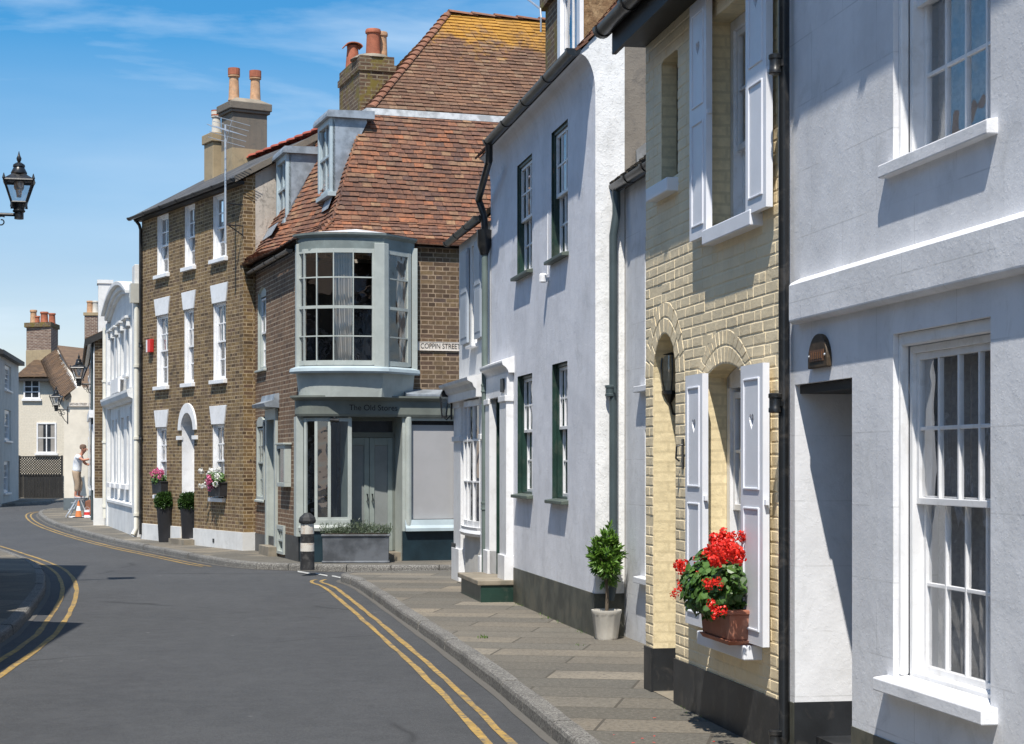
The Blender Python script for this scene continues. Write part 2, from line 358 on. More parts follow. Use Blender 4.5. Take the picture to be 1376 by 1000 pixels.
SBRICK = brick('red_brown_brick', [(.085,.042,.022),(.155,.08,.04),(.20,.105,.053),(.165,.09,.045),(.22,.125,.064)], (.36,.28,.195), bw=.232, bh=.077, ms=.010, stain=((.07,.045,.03),.35), squash=.55)
DBRICK = brick('dark_brown_brick', [(.055,.033,.018),(.12,.075,.038),(.165,.11,.052),(.09,.055,.033),(.20,.135,.072)], (.28,.225,.15), bw=.225, bh=.075, ms=.010, stain=((.05,.035,.025),.5))
MBRICK = brick('mossy_stack_brick', [(.06,.035,.022),(.12,.07,.04),(.15,.09,.05),(.09,.055,.035)], (.22,.18,.12), ms=.012, moss=((.15,.115,.02),.95))
FBRICK = brick('far_stack_brick', [(.12,.065,.05),(.17,.095,.07),(.20,.12,.085)], (.36,.31,.25), ms=.013)
TILE = island('clay_roof_tile', [(.085,.045,.034),(.165,.076,.044),(.215,.092,.050),(.125,.062,.043),(.25,.115,.062),(.19,.095,.058),(.34,.20,.105),(.10,.06,.05),(.225,.098,.053),(.35,.13,.058),(.18,.08,.05),(.14,.075,.053),(.28,.155,.085)])
TILEU = island('lichened_roof_tile', [(.105,.056,.036),(.155,.08,.048),(.20,.10,.056),(.125,.07,.046),(.24,.125,.068),(.16,.095,.06),(.29,.19,.115)], lich=((.50,.25,.02), 9.15, .55))
TILEF = island('brown_roof_tile', [(.095,.06,.036),(.14,.085,.048),(.18,.11,.058),(.125,.08,.05),(.20,.115,.055)], nscale=2.5)
TILEM = island('mossy_roof_tile', [(.05,.045,.035),(.09,.07,.05),(.07,.06,.04),(.11,.085,.06)])
RIDGE = island('ridge_tile', [(.19,.085,.05),(.26,.11,.06),(.22,.12,.08)])
REDRIDGE = island('red_ridge_tile', [(.33,.075,.045),(.40,.10,.06)])
SLATE = brick('slate', [(.05,.052,.055),(.085,.085,.088),(.12,.118,.115)], (.03,.03,.03), bw=.3, bh=.2, ms=.006, bump=.5)
DOORP = paint('recess_shaded_sage_paint', (.25,.285,.265), rough=.5, var=.1)  # darker copy of the sage paint; shade of the door recess put into the colour
LEAD = paint('lead_sheet', (.30,.335,.37), rough=.5, var=.22, vs=5, metal=.35, bump=.3, bs=9)
LEADL = paint('pale_lead_sheet', (.56,.57,.57), rough=.6, var=.25, vs=6, metal=.1, bump=.3, bs=12)
GLOSSW = paint('white_gloss', (.78,.78,.785), rough=.35, var=.05, bump=.08, bs=60, dirt=((.5,.48,.45), 9, .25))
SHUT = paint('white_shutter_paint', (.76,.775,.82), rough=.4, var=.04, bump=.06, bs=60)
GREYSHUT = paint('blue_grey_shutter_paint', (.36,.40,.45), rough=.45, var=.06)
SAGE = paint('sage_paint', (.405,.435,.405), rough=.5, var=.08, dirt=((.33,.37,.345), 5, .4))
SAGED = paint('dark_sage_paint', (.15,.165,.145), rough=.5, var=.12)
BLUEG = paint('blue_grey_paint', (.40,.475,.505), rough=.5, var=.08)
TEAL = paint('dark_teal_paint', (.012,.028,.038), rough=.4, var=.25)
GREEN = paint('dark_green_paint', (.013,.038,.028), rough=.4, var=.2, dirt=((.08,.09,.07), 6, .4))
GREENSILL = paint('dull_green_sill_paint', (.085,.105,.085), rough=.55, var=.2)
PLINTH = paint('dirty_green_plinth', (.075,.077,.06), rough=.6, var=.3, vs=3, dirt=((.15,.13,.09), 3, .5))
BLACKP = paint('black_plinth_paint', (.022,.024,.027), rough=.45, var=.25, dirt=((.10,.09,.08), 7, .35))
BLACK = paint('black_iron', (.013,.014,.015), rough=.32, var=.2, dirt=((.09,.08,.07), 9, .35))
GREYPIPE = paint('dark_slate_pipe_paint', (.055,.075,.08), rough=.4, var=.12)
GREENPIPE = paint('grey_green_pipe_paint', (.13,.165,.15), rough=.45, var=.1)
CREAMPIPE = paint('cream_pipe_paint', (.66,.64,.56), rough=.45, var=.06)
BLACKW = paint('black_timber', (.02,.019,.018), rough=.6, var=.2)
STONE = paint('worn_stone', (.24,.205,.155), rough=.85, var=.2, bump=.5, bs=50, dirt=((.15,.14,.11), 4, .5))
TERRA = paint('terracotta', (.32,.115,.065), rough=.75, var=.15, dirt=((.45,.27,.2), 6, .3))
POT = paint('orange_chimney_pot', (.36,.115,.06), rough=.8, var=.2, vs=6)
POTB = paint('buff_chimney_pot', (.50,.29,.16), rough=.8, var=.2, vs=6, dirt=((.25,.2,.15), 6, .5))
POTCREAM = paint('pale_stone_pot', (.56,.53,.47), rough=.85, var=.12, bump=.4, bs=40, dirt=((.4,.37,.32), 5, .4))
ZINC = paint('zinc_sheet', (.155,.165,.18), rough=.42, var=.3, vs=3, metal=.5, bump=.2, bs=8)
DARKPOT = paint('charcoal_planter', (.022,.022,.025), rough=.55, var=.25)
ALU = paint('aluminium', (.6,.61,.62), rough=.35, var=.08, metal=.7)
GREYBLIND = paint('grey_blind', (.40,.395,.40), rough=.9, var=.03)
CURTW = paint('white_curtain', (.30,.28,.255), rough=.9, var=.08)
LACE = curtainmat('lace_curtain', (.8,.8,.8), .42); LACEA = curtainmat('net_curtain', (.50,.49,.48), .14)
GLASS = glassmat('window_glass', .10); GLASSD = glassmat('shop_glass', .16, (.75,.82,.85)); LAMPG = glassmat('lantern_glass', .12, (.8,.82,.85))
GLASSF = paint('dark_far_glass', (.03,.035,.042), rough=.08, var=.3)
DARK = paint('unlit_interior_black', (.02,.02,.02), rough=.9)  # near-black, so the unlit depth of the rooms is in the colour
ROOM = paint('dark_room_lining', (.12,.11,.10), rough=.9)
SOIL = paint('soil', (.03,.022,.015), rough=.95, var=.3)
BARK = paint('bark', (.13,.10,.07), rough=.9, var=.3, bump=.6, bs=50)
LETTER = paint('black_letter_paint', (.008,.008,.008), rough=.6)
SIGNW = paint('white_sign_enamel', (.68,.62,.55), rough=.5, var=.06, dirt=((.38,.25,.15), 14, .4))
RED = paint('red_plastic', (.55,.03,.025), rough=.4)
ORANGE = paint('orange_plastic', (.62,.20,.06), rough=.45, var=.08)
BRASS = paint('bronze_plaque', (.060,.040,.022), rough=.62, var=.4, vs=14, metal=.15)
BRASSL = paint('rubbed_bronze', (.15,.072,.036), rough=.55, var=.2, vs=20, metal=.2)

# ------------------------------------------------------------------ building pieces
def arch_pts(xa, xb, zs, zc, n=12):
    w = (xb - xa) / 2; rise = zc - zs; xm = (xa + xb) / 2
    if rise >= w - 1e-4: return [(xm - w*math.cos(math.pi*i/n), zs + rise*math.sin(math.pi*i/n)) for i in range(n+1)]
    r = (w*w + rise*rise) / (2*rise); a = math.asin(w/r)
    return [(xm + r*math.sin(-a + 2*a*i/n), zc - r + r*math.cos(-a + 2*a*i/n)) for i in range(n+1)]
def wall(P, mat, x0, x1, z0, z1, ops=(), D=6, name='wall', rmat=None, sides='lrb', gable=None, extra=None):
    """front sheet with openings (xa, xb, za, zb, depth, rise), their reveals, and the other walls of the house"""
    m = MB(); rvs = []
    xs = sorted({x0, x1, *[o[0] for o in ops], *[o[1] for o in ops]}); zs = sorted({z0, z1, *[o[2] for o in ops], *[o[3] for o in ops]})
    for i in range(len(xs)-1):
        for j in range(len(zs)-1):
            cx, cz = (xs[i]+xs[i+1])/2, (zs[j]+zs[j+1])/2
            if any(o[0] < cx < o[1] and o[2] < cz < o[3] for o in ops): continue
            m.poly([(xs[i],0,zs[j]),(xs[i+1],0,zs[j]),(xs[i+1],0,zs[j+1]),(xs[i],0,zs[j+1])])
    for o in ops:
        xa, xb, za, zb, d = o[:5]; rise = o[5] if len(o) > 5 else 0
        top = zb - rise; rv = MB() if rmat else m; rvs.append(rv)
        rv.poly([(xa,0,za),(xa,d,za),(xa,d,top),(xa,0,top)]); rv.poly([(xb,0,za),(xb,0,top),(xb,d,top),(xb,d,za)])
        rv.poly([(xa,0,za),(xb,0,za),(xb,d,za),(xa,d,za)])
        if rise:
            ap = arch_pts(xa, xb, top, zb)
            for k in range(len(ap)-1):
                (a, b), (c, e) = ap[k], ap[k+1]; rv.poly([(a,0,b),(c,0,e),(c,d,e),(a,d,b)])
                cx = xa if (a + c)/2 < (xa+xb)/2 else xb
                m.poly([(cx,0,zb),(a,0,b),(c,0,e)])
        else: rv.poly([(xa,0,zb),(xa,d,zb),(xb,d,zb),(xb,0,zb)])
    if 'l' in sides: m.poly([(x0,0,z0),(x0,0,z1),(x0,D,z1),(x0,D,z0)])
    if 'r' in sides: m.poly([(x1,0,z0),(x1,D,z0),(x1,D,z1),(x1,0,z1)])
    if 'b' in sides: m.poly([(x0,D,z0),(x0,D,z1),(x1,D,z1),(x1,D,z0)])
    if gable:
        for x, k in ((x0, 'l'), (x1, 'r')):
            if k in gable[2]: m.poly([(x,0,z1),(x,D,z1),(x,gable[0],gable[1])])
    if extra: m.v, m.f = m.v + extra.v, m.f + [tuple(i + len(m.v) for i in f) for f in extra.f]
    o = m.build(name, mat, P, fix=False)
    if rmat:
        for rv in rvs: rv.build('reveal', rmat, P, fix=False)
    return o
def sashbars(m, xa, xb, za, zb, y, cols, rows, st, bar, th=.03):
    m.box(xa, xa+st, y, y+th, za, zb); m.box(xb-st, xb, y, y+th, za, zb)
    m.box(xa+st, xb-st, y, y+th, za, za+st); m.box(xa+st, xb-st, y, y+th, zb-st, zb)
    w = xb-xa-2*st; h = zb-za-2*st
    for i in range(1, cols):
        x = xa+st+w*i/cols; m.box(x-bar/2, x+bar/2, y+.002, y+th-.002, za+st, zb-st)
    for j in range(1, rows):
        z = za+st+h*j/rows; m.box(xa+st, xb-st, y+.004, y+th-.004, z-bar/2, z+bar/2)
def win(P, xa, xb, za, zb, dep, cols, rows, fmat, smat=None, fw=.05, st=.035, bar=.018, glass=None, sill=None, curtain=None, rise=0,
        zm=None, simple=False, name='window', drop=0):
    smat = smat or fmat; glass = glass or GLASS
    fr = MB(); d2 = dep + .10
    fr.box(xa, xa+fw, dep, d2, za, zb-rise*.9); fr.box(xb-fw, xb, dep, d2, za, zb-rise*.9); fr.box(xa+fw, xb-fw, dep, d2, za, za+fw*.7)
    if rise:
        ap = arch_pts(xa, xb, zb-rise, zb); fr.prism([(xa, zb-rise-fw)] + ap + [(xb, zb-rise-fw)], 'y', dep, d2)
        zb = zb - rise - fw*.4
    else: fr.box(xa+fw, xb-fw, dep, d2, zb-fw, zb)
    o = fr.build(name, fmat, P, bevel=0 if simple else .004)
    a, b, c, e = xa+fw, xb-fw, za+fw*.7, zb-fw
    zm = zm or (c+e)/2
    if simple:
        s = MB(); sashbars(s, a, b, zm-.02, e, dep+.02, cols, rows, st, bar); sashbars(s, a, b, c, zm+.02, dep+.055, cols, rows, st, bar); s.build('sash', smat, o)
    else:
        s = MB(); sashbars(s, a, b, zm-.02-drop, e, dep+.02, cols, rows, st, bar); s.build('upper_sash', smat, o, bevel=.003)
        s = MB(); sashbars(s, a, b, c, zm+.02, dep+.055, cols, rows, st, bar); s.build('lower_sash', smat, o, bevel=.003)
    g = MB(); g.poly([(a,dep+.035,zm),(b,dep+.035,zm),(b,dep+.035,e),(a,dep+.035,e)]); g.poly([(a,dep+.07,c),(b,dep+.07,c),(b,dep+.07,zm),(a,dep+.07,zm)])
    g.build('pane', glass, o, fix=False)
    if sill:
        ex, pr, h, sm = sill; m = MB()
        m.prism([(-pr, za-h+.012), (-pr, za-.012), (dep-.002, za+.006), (dep-.002, za-h+.012)], 'x', xa-ex, xb+ex); m.build('sill', sm, o, bevel=.006)
    if curtain:
        cm, spans, yy = curtain; m = MB()
        for (u0, u1, w0, w1) in spans:
            n = max(6, int((u1-u0)*30)); b0 = len(m.v)
            for i in range(n+1):
                x = a + (b-a)*(u0 + (u1-u0)*i/n); y = dep + yy + .02*math.sin(i*1.9) + .008*math.sin(i*4.3)
                m.v += [(x, y, c+(e-c)*w0), (x + .01*math.sin(i), y, c+(e-c)*w1)]
            for i in range(n): m.f.append((b0+2*i, b0+2*i+2, b0+2*i+3, b0+2*i+1))
        m.build('curtain', cm, o, smooth=True, fix=False)
    return o
def gutter(P, mat, x0, x1, y, z, r=.06, step=1.0, name='gutter'):
    m = MB(); pts = []
    n = 9; prof = [(y + r*math.cos(math.pi + math.pi*i/n), z + r*math.sin(math.pi + math.pi*i/n)) for i in range(n+1)]
    prof += [(y + .82*r*math.cos(-math.pi*i/n), z + .82*r*math.sin(-math.pi*i/n)) for i in range(n+1)]
    m.prism(prof, 'x', x0, x1)
    k = max(1, round((x1-x0)/step))
    for i in range(k+1):
        x = x0 + .03 + (x1-x0-.06)*i/k
        pr = [(y + 1.18*r*math.cos(math.pi + math.pi*j/n), z + .004 + 1.18*r*math.sin(math.pi + math.pi*j/n)) for j in range(n+1)]
        m.prism(pr, 'x', x-.035, x+.035)
    for x in (x0+.004, x1-.004):
        m.prism([(y + .81*r*math.cos(math.pi + math.pi*j/n), z - .002 + .81*r*math.sin(math.pi + math.pi*j/n)) for j in range(n+1)], 'x', x-.003, x+.003)
    return m.build(name, mat, P, smooth=True)
def pipe(P, mat, pts, r=.035, collars=(), name='downpipe'):
    m = MB(); m.tube(pts, r, 12)
    x, y = pts[-1][0], pts[-1][1]
    for z in collars:
        m.lathe([(r*1.03, z-.055), (r*1.22, z-.05), (r*1.22, z-.03), (r*1.1, z-.025), (r*1.1, z+.025), (r*1.25, z+.03), (r*1.25, z+.05), (r*1.03, z+.055)], (x, y, 0), 14)
        m.box(x-r*1.9, x+r*1.9, y+r*.5, y+r*.9, z-.018, z+.018)
    return m.build(name, mat, P, smooth=True)
def tiles(m, e0, U, Sv, N, lo, hi, Ln, tw=.165, gauge=.1, th=.021, jit=.006, skip=None):
    """overlapping tiles on a slope: e0 the eave point, U along it, Sv up it; lo(s) and hi(s) bound each course"""
    e0, U, Sv, N = Vector(e0), Vector(U), Vector(Sv), Vector(N)
    k = 0; s = 0
    while s < Ln - gauge*.4:
        a, b = lo(s), hi(s); u = a - (tw/2 if k % 2 else 0) - rnd.random()*.02
        sag = .006*math.sin(k*.7)
        while u < b:
            u0, u1 = max(u, a), min(u + tw*rnd.uniform(.96, .99), b)
            if u1 - u0 > .02 and not (skip and skip((u0+u1)/2, s)):
                lift = rnd.uniform(-jit, jit); ds = rnd.uniform(-.009, .009) + sag + .012*math.sin(u*1.3+k*.21); tl = rnd.uniform(-.004, .004)
                l2 = min(gauge*1.32, Ln - s + .02)
                q = []
                for hh in (0, th):
                    for (uu, ss, up) in ((u0, s+ds, .028+lift+tl), (u1, s+ds, .028+lift-tl), (u1, s+ds+l2, .003), (u0, s+ds+l2, .003)):
                        q.append(e0 + U*uu + Sv*ss + N*(up + hh))
                m.hexa(q)
            u += tw
        s += gauge; k += 1
    return m
def hiptiles(m, a, b, r=.11, step=.16):
    a, b = Vector(a), Vector(b); n = max(2, int((b-a).length/step)); d = (b-a)/n
    side = d.cross(Vector((0,0,1))).normalized(); up = side.cross(d).normalized()
    for i in range(n):
        p0 = a + d*i + up*.035; p1 = a + d*(i+1.25) + up*.005; bb = len(m.v); sg = 6; rr = r*rnd.uniform(.95, 1.05)
        for p, r2 in ((p0, rr), (p1, rr*.85)):
            for k in range(sg+1):
                t = math.pi*k/sg; m.v.append(tuple(p + side*r2*math.cos(t) + up*r2*.55*math.sin(t)))
        for k in range(sg): m.f.append((bb+k, bb+k+1, bb+sg+1+k+1, bb+sg+1+k))
        m.f.append(tuple(range(bb, bb+sg+1)))
    return m
def flatroof(P, mat, pts, th=.06, name='roof'):
    pts = [Vector(p) for p in pts]; n = (pts[1]-pts[0]).cross(pts[2]-pts[0]).normalized()
    if n.z < 0: n = -n
    m = MB(); k = len(pts); m.v = [tuple(p) for p in pts] + [tuple(p - n*th) for p in pts]
    m.f = [tuple(range(k)), tuple(range(2*k-1, k-1, -1))] + [(i, (i+1) % k, k+(i+1) % k, k+i) for i in range(k)]
    return m.build(name, mat, P)
def text(P, s, size, mat, x, y, z, rz=0, name='lettering', sx=1.0, ext=.0015):
    c = bpy.data.curves.new(name, 'FONT'); c.body = s; c.size = size; c.align_x = 'CENTER'; c.align_y = 'CENTER'; c.extrude = ext
    o = bpy.data.objects.new(name, c); link(o, P); o.location = (x, y, z); o.rotation_euler = (R(90), 0, rz); o.scale = (sx, 1, 1); c.materials.append(mat)
    me = bpy.data.meshes.new_from_object(o.evaluated_get(bpy.context.evaluated_depsgraph_get())); r = link(bpy.data.objects.new(name, me), P)
    r.location = (x, y, z); r.rotation_euler = (R(90), 0, rz); r.scale = (sx, 1, 1); bpy.data.objects.remove(o); r.name = name
    return r
def chimney_pot(P, mat, x, y, z, h, r, kind='plain', seg=18):
    m = MB()
    if kind == 'plain': pr = [(r*1.05, 0), (r*1.0, .06), (r*.88, h*.8), (r*.9, h*.84), (r*1.05, h*.86), (r*1.08, h*.93), (r*.98, h), (r*.7, h), (r*.7, h*.8)]
    elif kind == 'slim': pr = [(r*1.1, 0), (r, .05), (r*.85, h*.74), (r*1.1, h*.76), (r*1.1, h*.8), (r*.9, h*.81), (r*.9, h*.86), (r*1.08, h*.87), (r*1.08, h), (r*.65, h), (r*.65, h*.8)]
    elif kind == 'hood': pr = [(r*1.05, 0), (r, h*.1), (r*.78, h*.75), (r*.8, h*.86)]
    m.lathe(pr, (x, y, z), seg)
    if kind == 'hood':
        n = 10; c = z + h*.84; a = [(x + r*1.25*math.cos(math.pi*i/n), c + r*.62*math.sin(math.pi*i/n) - .02) for i in range(n+1)]
        b = [(x + r*1.12*math.cos(math.pi - math.pi*i/n), c + r*.5*math.sin(math.pi - math.pi*i/n) - .02) for i in range(n+1)]
        m.prism(a + b, 'y', y-r*1.1, y+r*1.1)
    return m.build('chimney_pot', mat, P, smooth=True)

# ------------------------------------------------------------------ the ground
ZR = -.11
road = tag(MB().poly([(-400,-60,ZR),(400,-60,ZR),(400,900,ZR),(-400,900,ZR)]).build('road', asphalt(), fix=False), kind='structure')
SLAB = slabs('pavement_slabs', 10.2, 1.45, .52); SLABF = slabs('far_pavement_slabs', -60, 1.1, .6, (3, 1, 0)); SLABL = slabs('left_pavement_slabs', 12, 1.0, .6)
KERB = granite('kerb_granite', (.15,.143,.13))
def kr(px, py): return gnd(px, py, ZR)
def smoothpath(pts, it=2):
    for _ in range(it):
        q = [pts[0]]
        for a, b in zip(pts, pts[1:]):
            q += [(a[0]*.75+b[0]*.25, a[1]*.75+b[1]*.25), (a[0]*.25+b[0]*.75, a[1]*.25+b[1]*.75)]
        pts = q + [pts[-1]]
    return pts
def offset(pts, d):
    out = []
    for i, p in enumerate(pts):
        a = pts[max(0, i-1)]; b = pts[min(len(pts)-1, i+1)]; dx, dy = b[0]-a[0], b[1]-a[1]; l = math.hypot(dx, dy) or 1
        out.append((p[0] - dy/l*d, p[1] + dx/l*d))
    return out
def ribbon(m, a, b, z): 
    for i in range(len(a)-1): m.poly([(*a[i], z), (*a[i+1], z), (*b[i+1], z), (*b[i], z)])
    return m
def kerb(name, pts, side):
    """real kerb step: face down to the road, a rounded arris, 13 cm wide top; side = +1 pavement on the left of the path"""
    m = MB(); sub = [pts[0]]
    for a, b in zip(pts, pts[1:]):
        n = max(1, int(math.hypot(b[0]-a[0], b[1]-a[1]) / .45))
        sub += [(a[0]+(b[0]-a[0])*i/n, a[1]+(b[1]-a[1])*i/n) for i in range(1, n+1)]
    prof = [(-.004, ZR-.05), (.0, -.035), (.010, -.010), (.028, .002), (.13, .004), (.13, ZR-.05)]
    path = []
    for i, p in enumerate(sub):
        a = sub[max(0, i-1)]; b = sub[min(len(sub)-1, i+1)]; dx, dy = b[0]-a[0], b[1]-a[1]; l = math.hypot(dx, dy)
        path.append((p[0] + rnd.uniform(-.006,.006), p[1] + rnd.uniform(-.006,.006), -dy/l*side, dx/l*side))
    for i in range(0, len(path)-1, 2):
        q = [tuple(v) for v in path[i:i+3]]
        if len(q) < 2: continue
        d1, d2 = rnd.uniform(-.006,.006), rnd.uniform(-.005,.004)
        g = .006; x0_, y0_ = q[0][:2]; xe_, ye_ = q[-1][:2]; l = math.hypot(xe_-x0_, ye_-y0_) or 1
        q[0] = (x0_ + (xe_-x0_)/l*g, y0_ + (ye_-y0_)/l*g, *q[0][2:]); q[-1] = (xe_ - (xe_-x0_)/l*g, ye_ - (ye_-y0_)/l*g, *q[-1][2:])
        m.sweep([(x + nx*d1, y + ny*d1, nx, ny) for x, y, nx, ny in q], [(o, z + (d2 if z > -.04 else 0)) for o, z in prof])
    return tag(m.build(name, KERB, smooth=False), kind='structure')
def pavement(name, edge, back, mat, side):
    e = offset(edge, .12*side); m = MB(); m.poly([(*p, 0) for p in e + back]); return tag(m.build(name, mat, fix=False), kind='structure')
near = [(3.12, -8), kr(751,1000), kr(640,906), kr(528,824), kr(490,797), kr(474,787), (-2.62, 26.6), (-2.35, 27.25), (-1.4, 27.4), (12, 31.5)]
near = [near[0]] + smoothpath(near[1:-1], 2) + [near[-1]]
kerb('kerb', near, -1); pavement('pavement', near, [(14, 20), (14, -8)], SLAB, -1)
far = [(12, 33.1), kr(618,769), kr(470,769), kr(400,767), kr(313,764), kr(235,748), kr(155,732), kr(100,717), kr(65,705), kr(51,695), kr(52,690), kr(65,687.5), kr(86,686)]
far = [far[0]] + smoothpath(far[1:], 2) + [(-13.5, 66.5)]
kerb('kerb', far, -1); pavement('pavement', far, [(-8, 75), (6, 60), (12, 40)], SLABF, -1)
leftp = [(-3.6, 4), kr(0,873), kr(43,827), kr(60,800), kr(62,787), kr(58,772), kr(43,760), kr(0,744), (-14, 44)]
leftp = smoothpath(leftp, 2)
kerb('kerb', leftp, 1); pavement('pavement', leftp, [(-20, 44), (-16, 4)], SLABL, 1)
farl = [(-26, 60), (-22.3, 68), kr(20,680), kr(60,676.5), kr(88,674.5), (-12, 84)]
kerb('kerb', farl, 1); pavement('pavement', farl, [(-10, 110), (-40, 110), (-40, 60)], SLABF, 1)
YL = linepaint('yellow_line_paint', (.40,.255,.065)); WL = linepaint('white_line_paint', (.55,.55,.53))
def line(name, mat, pts, d0, d1):
    sub = [pts[0]]
    for a, b in zip(pts, pts[1:]):
        n = max(1, int(math.hypot(b[0]-a[0], b[1]-a[1]) / .4)); sub += [(a[0]+(b[0]-a[0])*i/n, a[1]+(b[1]-a[1])*i/n) for i in range(1, n+1)]
    a = offset(sub, d0); b = offset(sub, d1)
    j = lambda q: [(x + rnd.uniform(-.008,.008), y + rnd.uniform(-.008,.008)) for x, y in q]
    return tag(ribbon(MB(), j(a), j(b), ZR+.004).build(name, mat, fix=False), kind='structure')
nl = [p for p in near if p[1] < 27.0 and p[0] < 4]
line('yellow_line', YL, nl, .26, .315); line('yellow_line', YL, nl, .405, .46)
DUST = asphalt(); DUST.name = 'gutter_grit'
tdn = DUST.node_tree; b_ = tdn.nodes['Principled BSDF']; src = b_.inputs['Base Color'].links[0].from_socket
mm_ = tdn.nodes.new('ShaderNodeMix'); mm_.data_type = 'RGBA'; mm_.inputs[0].default_value = .55; tdn.links.new(src, mm_.inputs[6]); mm_.inputs[7].default_value = (.15,.135,.11,1); tdn.links.new(mm_.outputs[2], b_.inputs['Base Color'])
fl = [p for p in far if p[0] < -4.6 and p[1] < 66]
line('yellow_line', YL, fl, .22, .275); line('yellow_line', YL, fl, .37, .425)
line('yellow_line', YL, leftp, -.45, -.39); line('yellow_line', YL, leftp, -.26, -.20)
line('gutter_grit', DUST, near[:-1], 0.0, .07); line('gutter_grit', DUST, far, 0.0, .08); line('gutter_grit', DUST, leftp, -.07, 0.0)
gj = MB()
for px0, px1, y0, y1 in ((400,417,768.5,771.5),(424,440,771,774.5),(446,468,774.5,779)):
    gj.poly([(*kr(px0,y0-.9),ZR+.008),(*kr(px1,y1-.9),ZR+.008),(*kr(px1,y1+.9),ZR+.008),(*kr(px0,y0+.9),ZR+.008)])
tag(gj.build('give_way_line', WL, fix=False), kind='structure')

# ------------------------------------------------------------------ white house in the foreground
FY = Fac(908, 945, 10.204); XS = FY.X(1053)
FA = Fac(0, 0, 10.204, O=FY.world(XS, 0))
hA = house('white_house', 'white stuccoed house with deep doorway and string course, closest to the camera', FA)
X = FA.X
dxa, dxb = X(1068), X(1145); wxa, wxb = X(1200), X(1331)
ops = [(dxa, dxb, -.1, 2.08, .62), (wxa, wxb, .64, 2.26, .07), (wxa, wxb, 3.08, 4.62, .07)]
x1 = X(1376) + 7
for k in (1.75, 4.2): ops += [(X(1376)+k, X(1376)+k+1.05, .64, 2.26, .07), (X(1376)+k, X(1376)+k+1.05, 3.08, 4.62, .07)]
wall(hA, WHITE, .02, x1, -.1, 4.95, ops, 7)
m = MB(); m.prism([(-.045, 2.405), (-.062, 2.42), (-.062, 2.615), (-.05, 2.63), (.0, 2.655), (.02, 2.665), (.02, 2.405)], 'x', FA.X(1060, -.06), x1); m.build('string_course', WHITE, hA, bevel=.008)
for a_, b_ in ((.024, dxa), (dxb, x1)): MB().box(a_, b_, -.006, .02, -.1, .325).build('plinth', PLINTH, hA)
for a_ in (dxa-.001, dxb-.006): MB().box(a_, a_+.007, -.004, .60, -.1, .33).build('doorway_plinth', BLACKP, hA)
m = MB(); m.box(dxa+.002, dxb-.002, .03, .6, 2.03, 2.075); m.build('door_lintel', BLACKW, hA)
dr = MB(); dr.box(dxa, dxb, .56, .60, .15, 2.02); d = dr.build('door', TEAL, hA, bevel=.004); MB().box(dxa+.008, dxb-.008, .12, .6, -.05, .14).build('doorstep', BLACKP, hA)
m = MB(); [m.box(dxa+.1+i*.36, dxa+.38+i*.36, .545, .556, .3+j*.85, 1.0+j*.85) for i in (0, 1) for j in (0, 1)]; m.build('door_panel', TEAL, d, bevel=.01)
def stepframe(xa, xb, za, zb):
    m = MB()
    m.box(xa, xa+.03, .025, .07, za+.005, zb); m.box(xb-.03, xb, .025, .07, za+.005, zb); m.box(xa+.03, xb-.03, .025, .07, zb-.06, zb); m.build('window_surround', GLOSSW, hA, bevel=.01)
for i, o in enumerate(ops[1:]):
    stepframe(o[0], o[1], o[2], o[3])
    up = o[2] > 2.5
    win(hA, o[0]+.03, o[1]-.03, o[2], o[3]-.06, .07, 4, 2, GLOSSW, fw=.035, st=.032, bar=.018, sill=(.10, .05 if up else .075, .085, WHITE),
        curtain=(LACEA, [(0, 1, 0, 1)], .13), zm=None if up else 1.475)
m = MB(); m.prism([(-.28, 4.86), (.3, 4.95), (.3, 5.05), (-.28, 4.96)], 'x', .02, x1); m.build('eaves', GLOSSW, hA)
gutter(hA, BLACK, .02, x1, -.27, 5.02)
flatroof(hA, SLATE, [(.0,-.25,5.0),(x1,-.25,5.0),(x1,3.5,7.6),(.0,3.5,7.6)]); flatroof(hA, SLATE, [(.0,7.2,5.0),(x1,7.2,5.0),(x1,3.505,7.6),(.0,3.505,7.6)])
ppx = FA.X(1053.5, -.05)
pipe(hA, BLACK, [(ppx, -.27, 5.0), (ppx, -.16, 4.8), (ppx, -.05, 4.7), (ppx, -.05, .12), (ppx, -.10, .03)], .031, (3.85, 1.98, .12))
m = MB(); FAX = X(1105)
ap = arch_pts(FAX-.145, FAX+.145, 2.2, 2.33, 16)
pl = thing('wall_plaque', 'small arched bronze plaque fixed to the white wall above the foreground doorway', 'plaque', (*FA.world(FAX, 0), 2.14), FA.th)
m.prism([(x-FAX, z-2.14) for x, z in [(FAX-.145, 2.15)] + ap + [(FAX+.145, 2.15)]], 'y', -.03, .0); m.build('plate', BRASS, pl, bevel=.006)
m = MB(); m.box(-.105, .105, -.034, -.028, .045, .105); [m.box(-.09+.031*i, -.07+.031*i, -.037, -.033, .058, .094) for i in range(6)]; m.build('raised_band', BRASSL, pl)
m = MB(); [m.lathe([(.011, 0), (.011, .006), (.006, .012)], (0,0,0), 10) for i in range(1)]; 
for sx in (-.118, .118):
    s = MB(); s.tube([(sx, -.036, .075), (sx, -.028, .075)], [.005, .009], 10); s.build('screw', ALU, pl)

